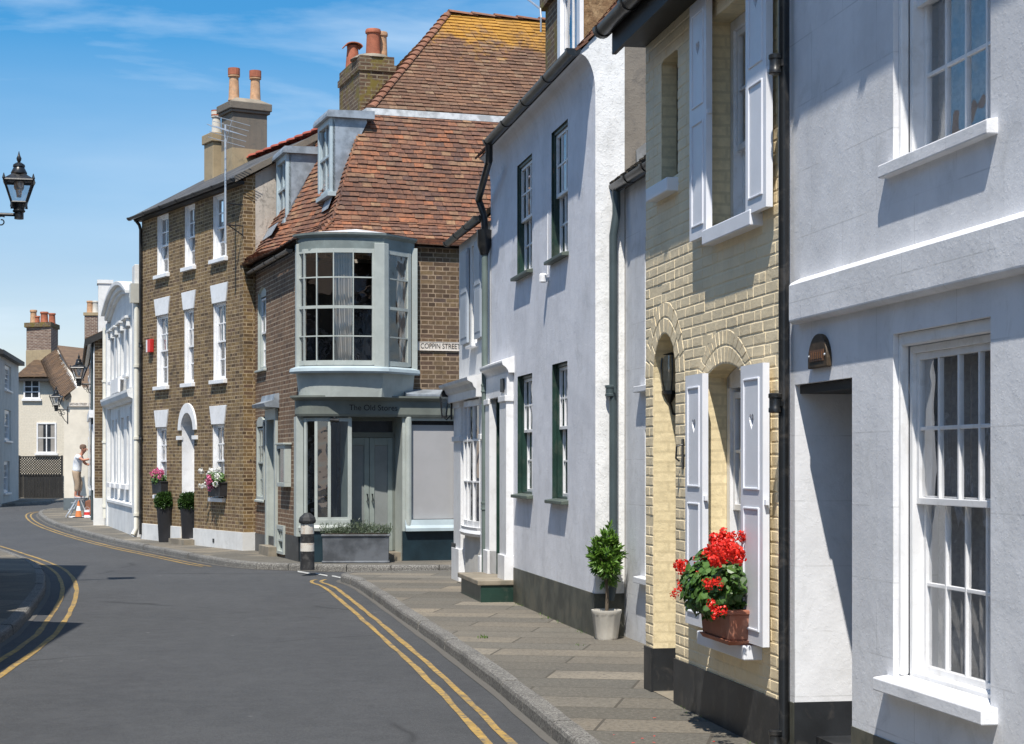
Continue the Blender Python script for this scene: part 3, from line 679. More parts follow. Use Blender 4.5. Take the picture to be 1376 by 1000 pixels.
# ------------------------------------------------------------------ yellow cottage
hY = house('yellow_cottage', 'yellow painted brick cottage with white shutters and a low arched doorway', FY)
X = FY.X; Z = FY.Z
xl = X(868); xr = XS - .01
da, db = X(878), X(908); ua, ub = X(953), X(1003); la, lb = X(948.5), X(997)
na, nb = X(889), X(911)
ops = [(da, db, -.1, 2.56, .5, .30), (ua, ub, 3.12, 4.48, .14), (la, lb, .58, 2.27, .14, .07), (na, nb, 3.6, 4.5, .11, .03)]
BW = MB()
def brickhex(c0, c1, c2, c3, pr):
    """one painted brick: four corners (x, z) round the joint line, a smaller face standing proud of it"""
    cx = (c0[0]+c1[0]+c2[0]+c3[0])/4; cz = (c0[1]+c1[1]+c2[1]+c3[1])/4; b = len(BW.v)
    for k, (x, z) in enumerate((c0, c1, c2, c3)): BW.v.append((x, .001, z))
    for k, (x, z) in enumerate((c0, c1, c2, c3)):
        dx, dz = cx-x, cz-z; BW.v.append((x + (.004 if dx > 0 else -.004) + rnd.uniform(-.0015,.0015), -pr*.36 - rnd.uniform(0, .0018), z + (.008 if dz > 0 else -.008) + rnd.uniform(-.002,.002)))
    BW.f.extend([(b+4, b+5, b+6, b+7), (b, b+1, b+5, b+4), (b+1, b+2, b+6, b+5), (b+2, b+3, b+7, b+6), (b+3, b, b+4, b+7)])
rings = ((da, db, 2.26, 2.56, .24), (la, lb, 2.20, 2.27, .22), (na, nb, 4.47, 4.5, .0), (ua, ub, 4.48, 4.481, 0))
def blocked(z):
    out = []
    for o in ops:
        if o[2] < z < o[3]: out.append((o[0], o[1]))
    for a, b, zs, zc, w in rings:
        if w and zs - .02 < z < zc + w:
            ap = arch_pts(a-w, b+w, zs, zc+w, 24); xs_ = [x for x, q in ap if q >= z]
            if xs_: out.append((min(xs_), max(xs_)))
    return out
z = -.02; k = 0; crs = .0715
while z < 4.66:
    bl = sorted(blocked(z + crs/2)); cur = xl; segs = []
    for a, b in bl:
        if a > cur: segs.append((cur, a))
        cur = max(cur, b)
    if cur < xr: segs.append((cur, xr))
    dz = rnd.uniform(-.002, .002)
    for a, b in segs:
        x = a; first = True
        while x < b - .015:
            L_ = (.228 if (k + (0 if first else int(x*4))) % 2 else .114) if first else rnd.choice((.226, .226, .114))
            x2 = min(b, x + L_)
            if b - x2 < .06: x2 = b
            if rnd.random() < .97: brickhex((x+.002, z+.002+dz), (x2-.002, z+.002+dz+rnd.uniform(-.002,.002)), (x2-.002, z+crs-.002+dz), (x+.002, z+crs-.002+dz), rnd.uniform(.003, .009))
            x = x2; first = False
    z += crs; k += 1
for a, b, zs, zc, w in rings:
    for r0_, r1_ in ((.004, .112), (.118, .226)):
        if w < r1_ - .02: continue
        r1_ = min(r1_, w - .004); n = max(8, int(((b-a)*1.3)/.075 * (1 + r0_*2)))
        i_, o_ = arch_pts(a-r0_, b+r0_, zs, zc+r0_, n), arch_pts(a-r1_, b+r1_, zs, zc+r1_, n)
        for q in range(n): 
            g = lambda p0, p1, t: (p0[0]+(p1[0]-p0[0])*t, p0[1]+(p1[1]-p0[1])*t)
            brickhex(g(i_[q], i_[q+1], .04), g(i_[q], i_[q+1], .96), g(o_[q], o_[q+1], .96), g(o_[q], o_[q+1], .04), .007)
YPAINT = stucco('thick_yellow_masonry_paint', (.83,.69,.455), coarse=1.3, rough=.6, dirtc=(.62,.52,.35), dirtk=.22)
wall(hY, YPAINT, xl, xr, -.1, 4.7, ops, 7, rmat=YELLOW, extra=BW)
m = MB(); m.box(db, xr, -.016, .02, -.1, .31); m.box(xl, da, -.016, .02, -.1, .315); m.box(da-.001, da+.006, -.006, .5, -.1, .315); m.build('plinth', BLACKP, hY)
MB().box(da, db, .44, .5, -.05, 2.5).build('door', TEAL, hY)
m = MB(); m.box(da+.0, db, .0, .44, -.1, .008); m.build('doorstep', STONE, hY)
m = MB(); m.prism([(na-.12, 3.505), (nb+.02, 3.505), (nb+.02, 3.6), (na-.12, 3.6)], 'y', -.085, .1); m.build('niche_sill', SHUT, hY, bevel=.008)
sil = (.06, .13, .095, SHUT)
w1 = win(hY, ua, ub, 3.12, 4.48, .14, 2, 2, GLOSSW, fw=.07, st=.04, bar=.02, sill=(.0, .01, .02, SHUT), zm=3.66)
MB().box(X(941,-.09), X(1007,-.09)-.02, -.082, .1, 3.03, 3.125).build('sill', SHUT, w1, bevel=.008)
w2 = win(hY, la, lb, .58, 2.27, .14, 2, 2, GLOSSW, fw=.07, st=.04, bar=.02, rise=.07, curtain=(LACE, [(0, 1, 0, .97)], .2))
MB().box(X(935,-.12), X(1000,-.12)-.03, -.115, .1, .50, .585).build('sill', SHUT, w2, bevel=.008)
def shutter(xa, xb, za, zb, yb=-.035, th=.04, heart=.8, lab=None):
    """solid leaf with a heart cut right through it and a moulded panel either side of the lock rail"""
    bm = bmesh.new(); xm = (xa+xb)/2; hz = za + (zb-za)*heart; s = min(.042, (xb-xa)*.13)
    hp = []
    for i in range(18):
        t = 2*math.pi*i/18; hp.append((xm + s*1.0*math.sin(t)**3, hz + s*1.25*(13*math.cos(t)-5*math.cos(2*t)-2*math.cos(3*t)-math.cos(4*t))/16))
    for y in (yb-th, yb):
        o = [bm.verts.new((x, y, z)) for x, z in ((xa,za),(xb,za),(xb,zb),(xa,zb))]; h = [bm.verts.new((x, y, z)) for x, z in hp]
        ed = [bm.edges.new((o[i], o[(i+1) % 4])) for i in range(4)] + [bm.edges.new((h[i], h[(i+1) % 18])) for i in range(18)]
        bmesh.ops.triangle_fill(bm, edges=ed, use_beauty=True)
        if y == yb-th: o0, h0 = o, h
    for i in range(4): bm.faces.new((o0[i], o0[(i+1) % 4], o[(i+1) % 4], o[i]))
    for i in range(18): bm.faces.new((h0[i], h0[(i+1) % 18], h[(i+1) % 18], h[i]))
    bmesh.ops.recalc_face_normals(bm, faces=bm.faces)
    me = bpy.data.meshes.new('shutter'); bm.to_mesh(me); bm.free(); me.materials.append(SHUT)
    ob = link(bpy.data.objects.new('shutter', me), hY)
    m = MB(); e = .06; y0 = yb-th-.008; zmid = za + (zb-za)*.52
    for (c, d2) in ((za+e*1.3, zmid-.05), (zmid+.05, zb-e*1.3)):
        a, b = xa+e, xb-e
        m.box(a, a+.014, y0, yb-th+.002, c, d2); m.box(b-.014, b, y0, yb-th+.002, c, d2); m.box(a+.014, b-.014, y0, yb-th+.002, c, c+.014); m.box(a+.014, b-.014, y0, yb-th+.002, d2-.014, d2)
    m.build('panel_moulding', SHUT, ob, bevel=.004)
    m = MB(); m.box(xb-.01, xb+.03, yb-th*.8, yb-th*.3, za+(zb-za)*.5, za+(zb-za)*.5+.03); m.build('latch', SHUT, ob)
    return ob
yo = -.085
shutter(X(924.5, yo), X(946.7, yo), 3.09, 4.62); shutter(X(999.5, yo), X(1027, yo), 3.10, 4.62)
shutter(X(919, yo), X(941.6, yo), .60, 2.22); shutter(X(993, yo), X(1022.6, yo), .60, 2.22)
m = MB(); m.prism([(-.22, 4.69), (.05, 4.69), (.05, 4.78), (-.22, 4.78)], 'x', xl-.02, xr); m.prism([(-.25, 4.63), (-.22, 4.63), (-.22, 4.86), (-.25, 4.86)], 'x', xl-.02, xr); m.build('eaves', BLACKW, hY)
gutter(hY, BLACK, xl-.06, xr, -.315, 4.82, .062, .8)
flatroof(hY, SLATE, [(xl,-.26,4.87),(xr,-.26,4.87),(xr,3.5,7.7),(xl,3.5,7.7)]); flatroof(hY, SLATE, [(xl,7.2,4.87),(xr,7.2,4.87),(xr,3.505,7.7),(xl,3.505,7.7)])
m = MB(); [m.poly([(x,0.01,4.7),(x,6.99,4.7),(x,3.5,7.62)]) for x in (xl, xr)]; m.build('gable', YELLOW, hY, fix=False)

# lantern hanging inside the arched doorway
lx, lz = FY.p(899.5, 500, .12)
ln = thing('door_lantern', 'black iron lantern with curved glass hung inside the arched yellow doorway', 'lantern', (*FY.world(lx, .12), lz), FY.th)
m = MB(); m.lathe([(.085,.12),(.06,.15),(.035,.165),(.02,.2),(.008,.235)], (0,0,0), 8); m.build('hood', BLACK, ln)
m = MB(); m.lathe([(.05,-.14),(.075,-.05),(.078,.03),(.07,.12)], (0,0,0), 12); m.build('glass', LAMPG, ln, smooth=True)
m = MB()
for k in range(6):
    t = k*math.pi/3; m.tube([(r*math.cos(t), r*math.sin(t), z) for r, z in ((.052,-.14),(.079,-.05),(.082,.03),(.074,.12))], .006, 5)
m.lathe([(.06,-.16),(.06,-.135),(.03,-.135)], (0,0,0), 12); m.lathe([(.02,-.22),(.035,-.19),(.05,-.16)], (0,0,0), 10)
m.build('cage', BLACK, ln)
m = MB(); m.tube([(0,0,-.2),(0.02,.02,-.3),(.06,.08,-.33),(.1,.13,-.25),(.105,.135,0),(.105,.135,.1)], .010, 6); m.build('bracket', BLACK, ln)
kx, kz = FY.p(915, 610, -.02)
kn = thing('door_bell', 'small black wrought iron bell pull beside the arched yellow doorway', 'bell pull', (*FY.world(kx, 0), kz), FY.th)
m = MB(); m.box(-.02, .02, -.012, 0, -.1, .1); m.tube([(0,-.01,.06),(0,-.05,.05),(0,-.055,-.03),(0,-.03,-.05)], .007, 6); m.build('plate', BLACK, kn)

# ------------------------------------------------------------------ white cottage
FC = Fac(800, 856, 10.204); X = FC.X; Z = FC.Z
hC = house('white_cottage', 'white rendered cottage with coved eaves, black gutter and dark green window reveals', FC)
xD = -6.0
u1, u2 = (X(695), X(715)), (X(741), X(763)); l1, l2 = (X(695.5), X(715.2)), (X(742), X(762.5)); dd = (X(667), X(681))
ops = [(*u1, 3.83, 5.13, .022), (*u2, 3.80, 5.15, .025), (*l1, 1.29, 2.66, .05), (*l2, 1.27, 2.69, .05), (*dd, .25, 2.5, .35)]
m0 = wall(hC, WHITE2, xD+.01, 0, -.1, 5.16, ops, 7, rmat=GREEN, sides='lb')
# cove under the gutter, cut through at its near end
cove = [(0, 5.16)] + [(-.15*(1-math.cos(t)), 5.16 + .36*math.sin(t)) for t in [math.pi/2*i/8 for i in range(1, 9)]] + [(.3, 5.56), (.3, 5.16)]
MB().prism(cove, 'x', xD+.01, -.004).build('cove', WHITE2, hC)
sl = 1.2
def roofz(y): return 5.57 + sl*(y + .12)
m = MB(); m.poly([(0,0,-.1),(0,.285,-.1),(0,.285,roofz(.285)-.06),(0,-.15,5.54)] + [(0, -.15*(1-math.cos(t)), 5.16 + .36*math.sin(t)) for t in [math.pi/2*i/8 for i in range(8, -1, -1)]]); m.build('gable_pilaster', WHITEGABLE, hC, fix=False)
m = MB(); m.poly([(-.003,.285,-.1),(-.003,2.4,-.1),(-.003,2.4,roofz(2.4)-.06),(-.003,.285,roofz(.285)-.06)]); m.poly([(-.003,2.4,-.1),(-.003,7,-.1),(-.003,7,5.3),(-.003,2.4,roofz(2.4)-.06)]); m.build('gable_wall', BROWNR, hC, fix=False)
m = MB(); m.box(X(691), .006, -.012, .02, -.1, .41); m.box(.0, .008, -.01, .28, -.1, .41); m.build('plinth', PLINTH, hC)
sg = (.05, .075, .06, GREENSILL)
for (a, b, c, e, dp) in ops[:2]:
    win(hC, a, b, c, e, dp, 3, 2, GREEN, GLOSSW, fw=.035, bar=.022, sill=sg, curtain=(LACE, [(0, .45, 0, 1), (.6, 1, 0, 1)], .2))
for (a, b, c, e, dp) in ops[2:4]:
    win(hC, a, b, c, e, dp, 3, 2, GREEN, GLOSSW, fw=.035, bar=.022, sill=sg, zm=2.02, curtain=(LACE, [(0, .5, 0, 1), (.4, 1, 0, 1)], .18))
# door case
a, b = dd
m = MB(); m.box(a-.32, a, -.09, .0, .25, 2.45); m.box(b, b+.46, -.09, .0, .25, 2.45); m.box(a-.34, a, -.115, .0, .25, .55); m.box(b, b+.48, -.115, .0, .25, .55)
m.box(a-.34, a+.0, -.11, .0, 2.38, 2.45); m.box(b, b+.48, -.11, 0, 2.38, 2.45); m.box(a-.32, b+.46, -.08, 0, 2.45, 2.72); m.build('door_case', GLOSSW, hC, bevel=.006)
MB().prism([(0,2.72),(-.07,2.72),(-.08,2.75),(-.10,2.78),(-.14,2.81),(-.15,2.84),(-.15,2.86),(0,2.92)], 'x', a-.4, b+.52).build('door_hood', GLOSSW, hC)
MB().box(b+.1, b+.3, -.1, -.082, 2.5, 2.66).build('vent', BLACKP, hC)
d = MB().box(a, b, .3, .34, .25, 2.5).build('door', GLOSSW, hC)
m = MB(); [m.box(a+.08, b-.08, .288, .299, z, z+.5) for z in (.45, 1.1, 1.75)]; m.build('door_panel', GLOSSW, d, bevel=.01)
m = MB(); m.box(a-.35, b+.52, -.44, -.0, .20, .26); m.build('doorstep', STONE, hC, bevel=.01)
m = MB(); m.box(a-.3, b+.5, -.40, -.0, -.1, .199); m.build('step_riser', GREEN, hC)
gy, gz = -.215, 5.56
gutter(hC, BLACK, FC.X(649, -.28), 0.02, gy, gz, .062, 1.1)
px = xD + .02
pp = pipe(hC, GREENPIPE, [(px, -.08, 4.4), (px, -.08, .0)], .04, (2.6, 1.1))
m = MB(); gx_ = FC.X(649, -.28) + .06; m.tube([(gx_, gy, gz-.05), (gx_, gy, gz-.25), (px, -.16, gz-.55), (px, -.09, gz-.75), (px, -.08, gz-.9), (px, -.08, 4.55)], .045, 10); m.lathe([(.05,4.3),(.09,4.42),(.10,4.62),(.07,4.62)], (px, -.085, 0), 12); m.build('rainwater_head', BLACK, hC, smooth=True)
m = MB(); n = Vector((0, -sl, 1)).normalized(); sv = Vector((0, 1, sl)).normalized()
Ls = 3.95
tiles(m, (xD, -.17, roofz(-.17)+.0), (1,0,0), sv, n, lambda s: 0, lambda s: 6.03, Ls, gauge=.11); m.build('roof', TILE, hC, fix=False)
flatroof(hC, BLACKW, [(xD+.02,-.14,roofz(-.14)),(-.02,-.14,roofz(-.14)),(-.02,2.4,roofz(2.4)),(xD+.02,2.4,roofz(2.4))], name='roof_underlay'); flatroof(hC, TILEM, [(xD,7.2,5.3),(0,7.2,5.3),(0,2.42,roofz(2.4)),(xD,2.42,roofz(2.4))], name='back_roof')
# dormer
ca, cb = X(757, .02), X(787, .02) - .02
d = MB(); d.box(cb-.03, cb, .0, 2.6, 5.55, 8.0); d.box(ca, ca+.03, .0, 2.6, 5.55, 8.0); d = d.build('dormer', stucco('pebbledash', (.21,.125,.06), coarse=5.0, dirtc=(.35,.24,.13), dirtk=.9), hC)
MB().box(ca-.1, cb+.1, -.1, 2.8, 8.0, 8.08).build('dormer_roof', LEAD, d)
fr = MB(); fr.box(ca-.02, ca+.12, -.04, .0, 5.62, 8.0); fr.box(cb-.12, cb+.02, -.04, .0, 5.62, 8.0); fr.box(ca+.12, cb-.12, -.03, .03, 5.62, 5.72)
sashbars(fr, ca+.12, cb-.12, 5.72, 6.55, .0, 2, 1, .06, .03); sashbars(fr, ca+.12, cb-.12, 6.5, 7.9, -.03, 2, 2, .06, .03); fr.build('dormer_window', GLOSSW, d)
g = MB(); g.poly([(ca+.12,.014,5.72),(cb-.12,.014,5.72),(cb-.12,.014,7.9),(ca+.12,.014,7.9)]).build('pane', GLASS, d, fix=False)
cx0, cz0 = FC.p(733, 20, 1.1)
c = MB(); c.box(cx0, cx0+.9, 1.1, 1.75, 6.0, 8.6); c = c.build('chimney', MBRICK, hC)
MB().box(cx0-.07, cx0+.97, 1.03, 1.82, FC.Z(733, 14, 1.1), FC.Z(733, -8, 1.1)).build('chimney_band', MBRICK, c)
wb = thing('tv_cable', 'thin grey aerial lead bending up from the ridge of the red tiled roof', 'cable', (*FC.world(cx0-.1, 1.0), 6.3), FC.th)
s1, z1 = FC.p(727, 24, 1.0); s2, z2 = FC.p(726, 12, 1.0); s3, z3 = FC.p(708, -2, 1.0)
MB().tube([(s1-cx0+.1, 0, z1-6.5), (s1-cx0+.1, 0, z1-6.3), (s2-cx0+.1, 0, z2-6.3), (s3-cx0+.1, 0, z3-6.3), (s3-cx0-.3, 0, z3-6.0)], .014, 6).build('lead', ALU, wb)
# little outside lamp between the upper windows
sx, sz = FC.p(731, 375, -.05)
l_ = thing('security_light', 'tiny white lamp with trailing wire on the white wall below the green sill', 'wall light', (*FC.world(sx, 0), sz), FC.th)
m = MB(); m.lathe([(.02,-.04),(.045,-.03),(.045,.04),(.03,.06)], (0,-.06,0), 10); m.box(-.02,.02,-.06,0,-.02,.02); m.build('housing', GLOSSW, l_)
MB().tube([(0,-.01,.05),(.01,-.01,.7)], .006, 5).build('wire', GLOSSW, l_)

# ------------------------------------------------------------------ narrow house set back between the cottages
FL = Fac(0, 0, 10.204, O=FC.world(0, .29)); X = FL.X
q = FY.world(xl, 0); xe = (q[0]-FL.O[0])*FL.u[0] + (q[1]-FL.O[1])*FL.u[1] - .02
hL = house('recessed_house', 'narrow grey white house set back under a low mossy roof beside the yellow cottage', FL)
ls = X(866.5)
ops = [(ls, xe-.25, .62, 1.95, .1), (ls, xe-.25, 2.36, 3.7, .1)]
wall(hL, LINKR, .01, xe, -.1, 4.25, ops, 5)
for o in ops: win(hL, *o, 2, 2, GLOSSW, sill=(.16, .07, .08, LINKR))
gutter(hL, BLACK, -.12, xe, -.1, 4.28, .062, .7)
m = MB(); sv = Vector((0, 1, .8)).normalized(); n = Vector((0, -.8, 1)).normalized()
tiles(m, (-.0, -.12, 4.27), (1,0,0), sv, n, lambda s: 0, lambda s: xe, 2.6, gauge=.11); m.build('roof', TILEM, hL, fix=False)
flatroof(hL, BLACKW, [(.01,-.1,4.27),(xe,-.1,4.27),(xe,1.95,5.9),(.01,1.95,5.9)], name='roof_underlay')
MB().hexa([(.01,.1,4.45),(.07,.1,4.48),(.07,1.9,5.93),(.01,1.9,5.9),(.01,.1,4.62),(.03,.1,4.62),(.03,1.9,6.06),(.01,1.9,6.06)]).build('flashing', paint('old_dark_lead', (.13,.135,.14), rough=.7, var=.3, vs=8, bump=.4, bs=14), hL)
pipe(hL, GREYPIPE, [(.06, -.1, 4.25), (.06, -.1, 4.0), (.06, -.13, 3.8), (.06, -.13, .5), (.06, -.16, .35)], .04, (2.33, .55))

# ------------------------------------------------------------------ curved window helper
def bow(P, path, z0, z1, levels, mat, gmat, st=.045, bar=.02, fr=.06, name='bow_window', ends=True, bars=None):
    """path: [(x, y, nx, ny)] one entry per glazing bar; levels: rail heights with thickness"""
    m = MB()
    for k, (x, y, nx, ny) in enumerate(path):
        r = fr if k in (0, len(path)-1) else bar
        tx, ty = -ny, nx; w = r/2; dth = .03 if r == bar else .05
        c = [(x + tx*a + nx*b, y + ty*a + ny*b) for a, b in ((-w,-dth),(w,-dth),(w,.012),(-w,.012))]
        m.hexa([(*p, z0) for p in c] + [(*p, z1) for p in c])
    o = m.build(name, mat, P, bevel=.003)
    r = MB()
    for zc, h in levels: r.sweep(path, [(-.035, zc-h/2), (.009, zc-h/2), (.009, zc+h/2), (-.035, zc+h/2)])
    r.build('glazing_rail', mat, o)
    g = MB()
    for a, b in zip(path, path[1:]):
        g.poly([(a[0]-a[2]*.015, a[1]-a[3]*.015, z0), (b[0]-b[2]*.015, b[1]-b[3]*.015, z0), (b[0]-b[2]*.015, b[1]-b[3]*.015, z1), (a[0]-a[2]*.015, a[1]-a[3]*.015, z1)])
    g.build('pane', gmat, o, fix=False)
    return o
def withnormals(pts):
    out = []
    for i, p in enumerate(pts):
        a = pts[max(0, i-1)]; b = pts[min(len(pts)-1, i+1)]; dx, dy = b[0]-a[0], b[1]-a[1]; l = math.hypot(dx, dy); out.append((p[0], p[1], dy/l, -dx/l))
    return out

# ------------------------------------------------------------------ white bow fronted house on the corner of the lane
FD = Fac(0, 0, 10.204, O=FC.world(FC.X(617), 0)); X = FD.X
hD = house('bow_fronted_house', 'small white house on the lane corner with grey shutters above a bow window', FD)
xr = 2.70
wa, wb = X(628), X(653); ua, ub = X(633.5), X(641)
wall(hD, WHITE3, 0, xr, -.1, 4.75, [(wa, wb, .72, 2.5, .02), (ua, ub, 3.25, 4.6, .04)], 6)
win(hD, ua, ub, 3.25, 4.6, .04, 2, 2, GLOSSW, sill=(.04, .08, .06, GLOSSW), curtain=(LACE, [(0, 1, 0, 1)], .15))
for a, b in ((X(622.5), X(631.5)), (X(641.3), X(650))):
    m = MB(); m.box(a, b, -.045, -.01, 3.3, 4.6); s = m.build('shutter', GREYSHUT, hD, bevel=.004)
    m = MB(); [m.box(a+.04, b-.04, -.052, -.045, z, z+.55) for z in (3.38, 4.0)]; m.build('panel_moulding', GREYSHUT, s, bevel=.01)
n = 6; cx, w = (wa+wb)/2, (wb-wa)/2
pts = [(cx - w*math.cos(math.pi*i/n), -.11*math.sin(math.pi*i/n) - .005) for i in range(n+1)]
path = withnormals(pts)
bow(hD, path, .80, 2.48, [(.84, .08), (1.4, .02), (1.95, .03), (2.44, .08)], GLOSSW, GLASS)
m = MB(); m.sweep(path, [(-.05,.68),(.05,.68),(.07,.72),(.04,.76),(.05,.80),(-.05,.80)]); m.build('bow_sill', GLOSSW, hD)
m = MB(); m.sweep([(x, y*.85, nx, ny) for x, y, nx, ny in path], [(-.05,0),(0,0),(0,.68),(-.05,.68)]); m.build('stall_riser', GREYR, hD)
MB().box(X(632), X(637), -.262, -.25, .5, .56).build('air_brick', BLACKP, hD)
for a, b in ((.0, X(626.5)), (X(653.5), xr-.2)):
    m = MB(); m.box(a, b, -.08, .0, -.1, 2.5); m.box(a-.02, b+.02, -.11, .0, -.1, .45); m.box(a-.02, b+.02, -.105, 0, 1.95, 2.02); m.box(a-.02, b+.02, -.10, 0, 2.42, 2.5)
    m.build('pilaster', GLOSSW, hD, bevel=.006)
m = MB(); m.prism([(0,2.5),(-.17,2.5),(-.17,2.60),(-.20,2.63),(-.22,2.68),(-.28,2.71),(-.29,2.75),(0,2.82)], 'x', -.06, xr-.1); m.build('shop_cornice', GLOSSW, hD)
gutter(hD, BLACK, -.1, xr, -.16, 4.80, .055, .9)
flatroof(hD, TILEF, [(-.05,-.14,4.82),(xr,-.14,4.82),(xr,3,7.2),(-.05,3,7.2)]); flatroof(hD, TILEF, [(-.05,6.1,4.8),(xr,6.1,4.8),(xr,3.02,7.2),(-.05,3.02,7.2)])
m = MB(); m.poly([(.0,0.0,4.75),(.0,6,4.75),(.0,3,7.1)]); m.build('gable', WHITE3, hD, fix=False)
def wall_lantern(name, label, loc, rz, s=1.0):
    t = thing(name, label, 'lantern', loc, rz)
    m = MB(); m.lathe([(.10,.17),(.06,.25),(.02,.29),(.015,.33)], (0,-.14,0), 4, rot=math.pi/4); m.build('hood', BLACK, t)
    m = MB(); m.lathe([(.05,-.13),(.085,.17)], (0,-.14,0), 4, rot=math.pi/4); m.build('glass', LAMPG, t)
    m = MB()
    for k in range(4):
        a = math.pi/4 + k*math.pi/2; m.tube([(.052*math.cos(a), -.14+.052*math.sin(a), -.14), (.09*math.cos(a), -.14+.09*math.sin(a), .17)], .009, 5)
    m.box(-.05,.05,-.19,-.09,-.17,-.135); m.box(-.03,.03,-.03,0,-.2,.1); m.tube([(0,-.02,-.12),(0,-.1,-.2),(0,-.14,-.16)], .012, 6); m.build('cage', BLACK, t)
    return t
lx, lz = FD.p(612, 546, -.14)
wall_lantern('wall_lantern', 'small black lantern on the corner of the white bow fronted house', (*FD.world(.0, -.10), lz), FD.th).scale = (.84, .84, .88)

# ------------------------------------------------------------------ the corner shop: brick walls, mansard roof, oriel and shopfront
FS = Fac(402, 755, 18.3); SF = Fac(0, 0, 18.3, True, O=FS.O); X = SF.X; Z = SF.Z
hS = house('corner_shop', 'corner shop of brown brick with clay tiled mansard roof and grey green oriel', SF, 'shop')
NI = -math.pi/2
wall(hS, RBRICK, 0.0, 6.3, 2.45, 5.36, [(.12, 1.8, 3.25, 5.1, .2)], 5.6, sides='rb')
m = MB(); m.box(3.95, 6.3, .0, .1, -.1, 2.45); m.box(6.2, 6.3, .1, 5.6, -.1, 2.45); m.build('lane_wall', RBRICK, hS)
sw = FS.X
s1, s2 = (sw(346.5), sw(357.5)), (sw(346.5), sw(356.5)); sdr = (sw(361.5), sw(371.5)); cel = (sw(374.5), sw(383.5))
so_ = [(*s1, 3.38, 4.9, .1, .1), (*s2, .97, 2.5, .06), (*sdr, .18, 2.42, .22), (*cel, .06, .56, .03)]
n_ = set(hS.children)
wall(hS, SBRICK, -5.6, -.03, -.1, 5.22, so_, 1, name='side_wall', sides='', rmat=SAGE)
for c_ in set(hS.children) - n_: c_.rotation_euler.z = NI
def side(o): o.rotation_euler.z = NI; return o
side(win(hS, *s1[:2], 3.38, 4.9, .04, 2, 2, SAGE, GLOSSW, rise=.1, fw=.07, sill=(.05, .06, .06, SAGE), simple=True))
side(win(hS, *s2[:2], .97, 2.5, -.03, 2, 2, SAGE, SAGE, rise=.1, fw=.08, sill=(.06, .06, .06, SAGE), simple=True))
side(win(hS, *cel, .06, .56, -.04, 2, 1, SAGE, SAGE, fw=.07, simple=True))
m = MB(); a, b = sdr; m.box(a-.14, a, -.05, .0, .0, 2.42); m.box(b, b+.14, -.05, .0, .0, 2.42); m.box(a-.14, b+.14, -.05, 0, 2.42, 2.62); m.box(a, b, .15, .2, .18, 2.1); m.box(a, b, .13, .2, 2.1, 2.16)
d_ = side(m.build('side_door', SAGE, hS, bevel=.005))
m = MB(); m.box(a+.1, b-.1, .14, .15, .35, 1.0); m.box(a+.1, b-.1, .14, .15, 1.15, 1.95); m.build('door_panel', SAGE, d_, bevel=.01)
MB().box(a, b, .17, .18, 2.16, 2.42).build('pane', GLASSF, d_)
MB().box(a-.05, b+.2, -.18, .0, -.05, .17).build('doorstep', STONE, hS, bevel=.01).rotation_euler.z = NI
side(MB().prism([(0,2.62),(-.25,2.64),(-.27,2.70),(-.1,2.76),(-.08,2.86),(0,2.88)], 'x', a-.28, b+.26).build('door_hood', LEAD, hS))
side(MB().box(-5.2, cel[0]-.05, -.012, .02, -.1, .33).build('plinth', BLACKP, hS)); side(MB().box(cel[1]+.04, .0, -.014, .02, -.1, .42).build('plinth', BLACKP, hS))
g_ = gutter(hS, BLACK, -5.45, -.12, -.14, 5.22, .055, 1.0); side(g_)
xp = sw(338, -.06)
side(pipe(hS, BLACK, [(xp, -.14, 5.2), (xp, -.12, 5.05), (xp, -.06, 4.9), (xp, -.06, .35), (xp+.02, -.12, .22)], .04, (3.6, 1.7)))
# mansard
e = .12; bx = 1.58; zb_, ze = 7.86, 5.33
prof = [(-e, ze), (.45, 5.5), (.75, 5.82), (.93, 6.25), (1.12, 6.85), (1.32, 7.37), (bx, zb_)]
def slope_d(z):
    for (a, c), (a2, c2) in zip(prof, prof[1:]):
        if z <= c2: return a + (a2-a)*(z-c)/(c2-c)
    return bx
ml, ms_ = MB(), MB()
for (a, c), (a2, c2) in zip(prof, prof[1:]):
    rn_, ri_ = a2-a, c2-c; Ls = math.hypot(rn_, ri_); k1 = rn_/Ls
    tiles(ml, (0,a,c), (1,0,0), (0,k1,ri_/Ls), (0,-ri_/Ls,k1), lambda s: a + s*k1 - .01, lambda s: 6.3, Ls, tw=.17, gauge=.094)
    tiles(ms_, (a,0,c), (0,1,0), (k1,0,ri_/Ls), (-ri_/Ls,0,k1), lambda s: a + s*k1 - .01, lambda s: 5.7, Ls, tw=.17, gauge=.094)
def warp(z, y):
    z = max(ze, min(zb_, z)); d = slope_d(z)
    return (-.12 + .56*(z-ze) - d) * (lambda q: q*q*(3-2*q))(max(0, min(1, (y-1.5)/2.0)))
ms_.v = [(x + warp(max(ze, z), y), y, z) for x, y, z in ms_.v]
ml.build('lower_roof', TILE, hS, fix=False); ms_.build('side_roof', TILE, hS, fix=False)
m = MB(); nz_ = 14; ny_ = 8
for i in range(nz_+1):
    c = ze + (zb_-ze)*i/nz_; a = slope_d(c); m.v += [(6.3,a,c-.02), (a,a,c-.02)] + [(a + .02 + warp(c, a+(5.7-a)*k/ny_), a+(5.7-a)*k/ny_, c-.02) for k in range(1, ny_+1)]
nr = ny_+2; m.f = [(i*nr+k, (i+1)*nr+k, (i+1)*nr+k+1, i*nr+k+1) for i in range(nz_) for k in range(nr-1)]
m.build('roof_underlay', BLACKW, hS, fix=False)
m = MB(); q = bx-.06
m.hexa([(q,q,zb_-.02),(6.3,q,zb_-.02),(6.3,q+.3,zb_+.10),(q+.3,q+.3,zb_+.10),(q,q,zb_+.09),(6.3,q,zb_+.09),(6.3,q+.3,zb_+.16),(q+.3,q+.3,zb_+.16)])
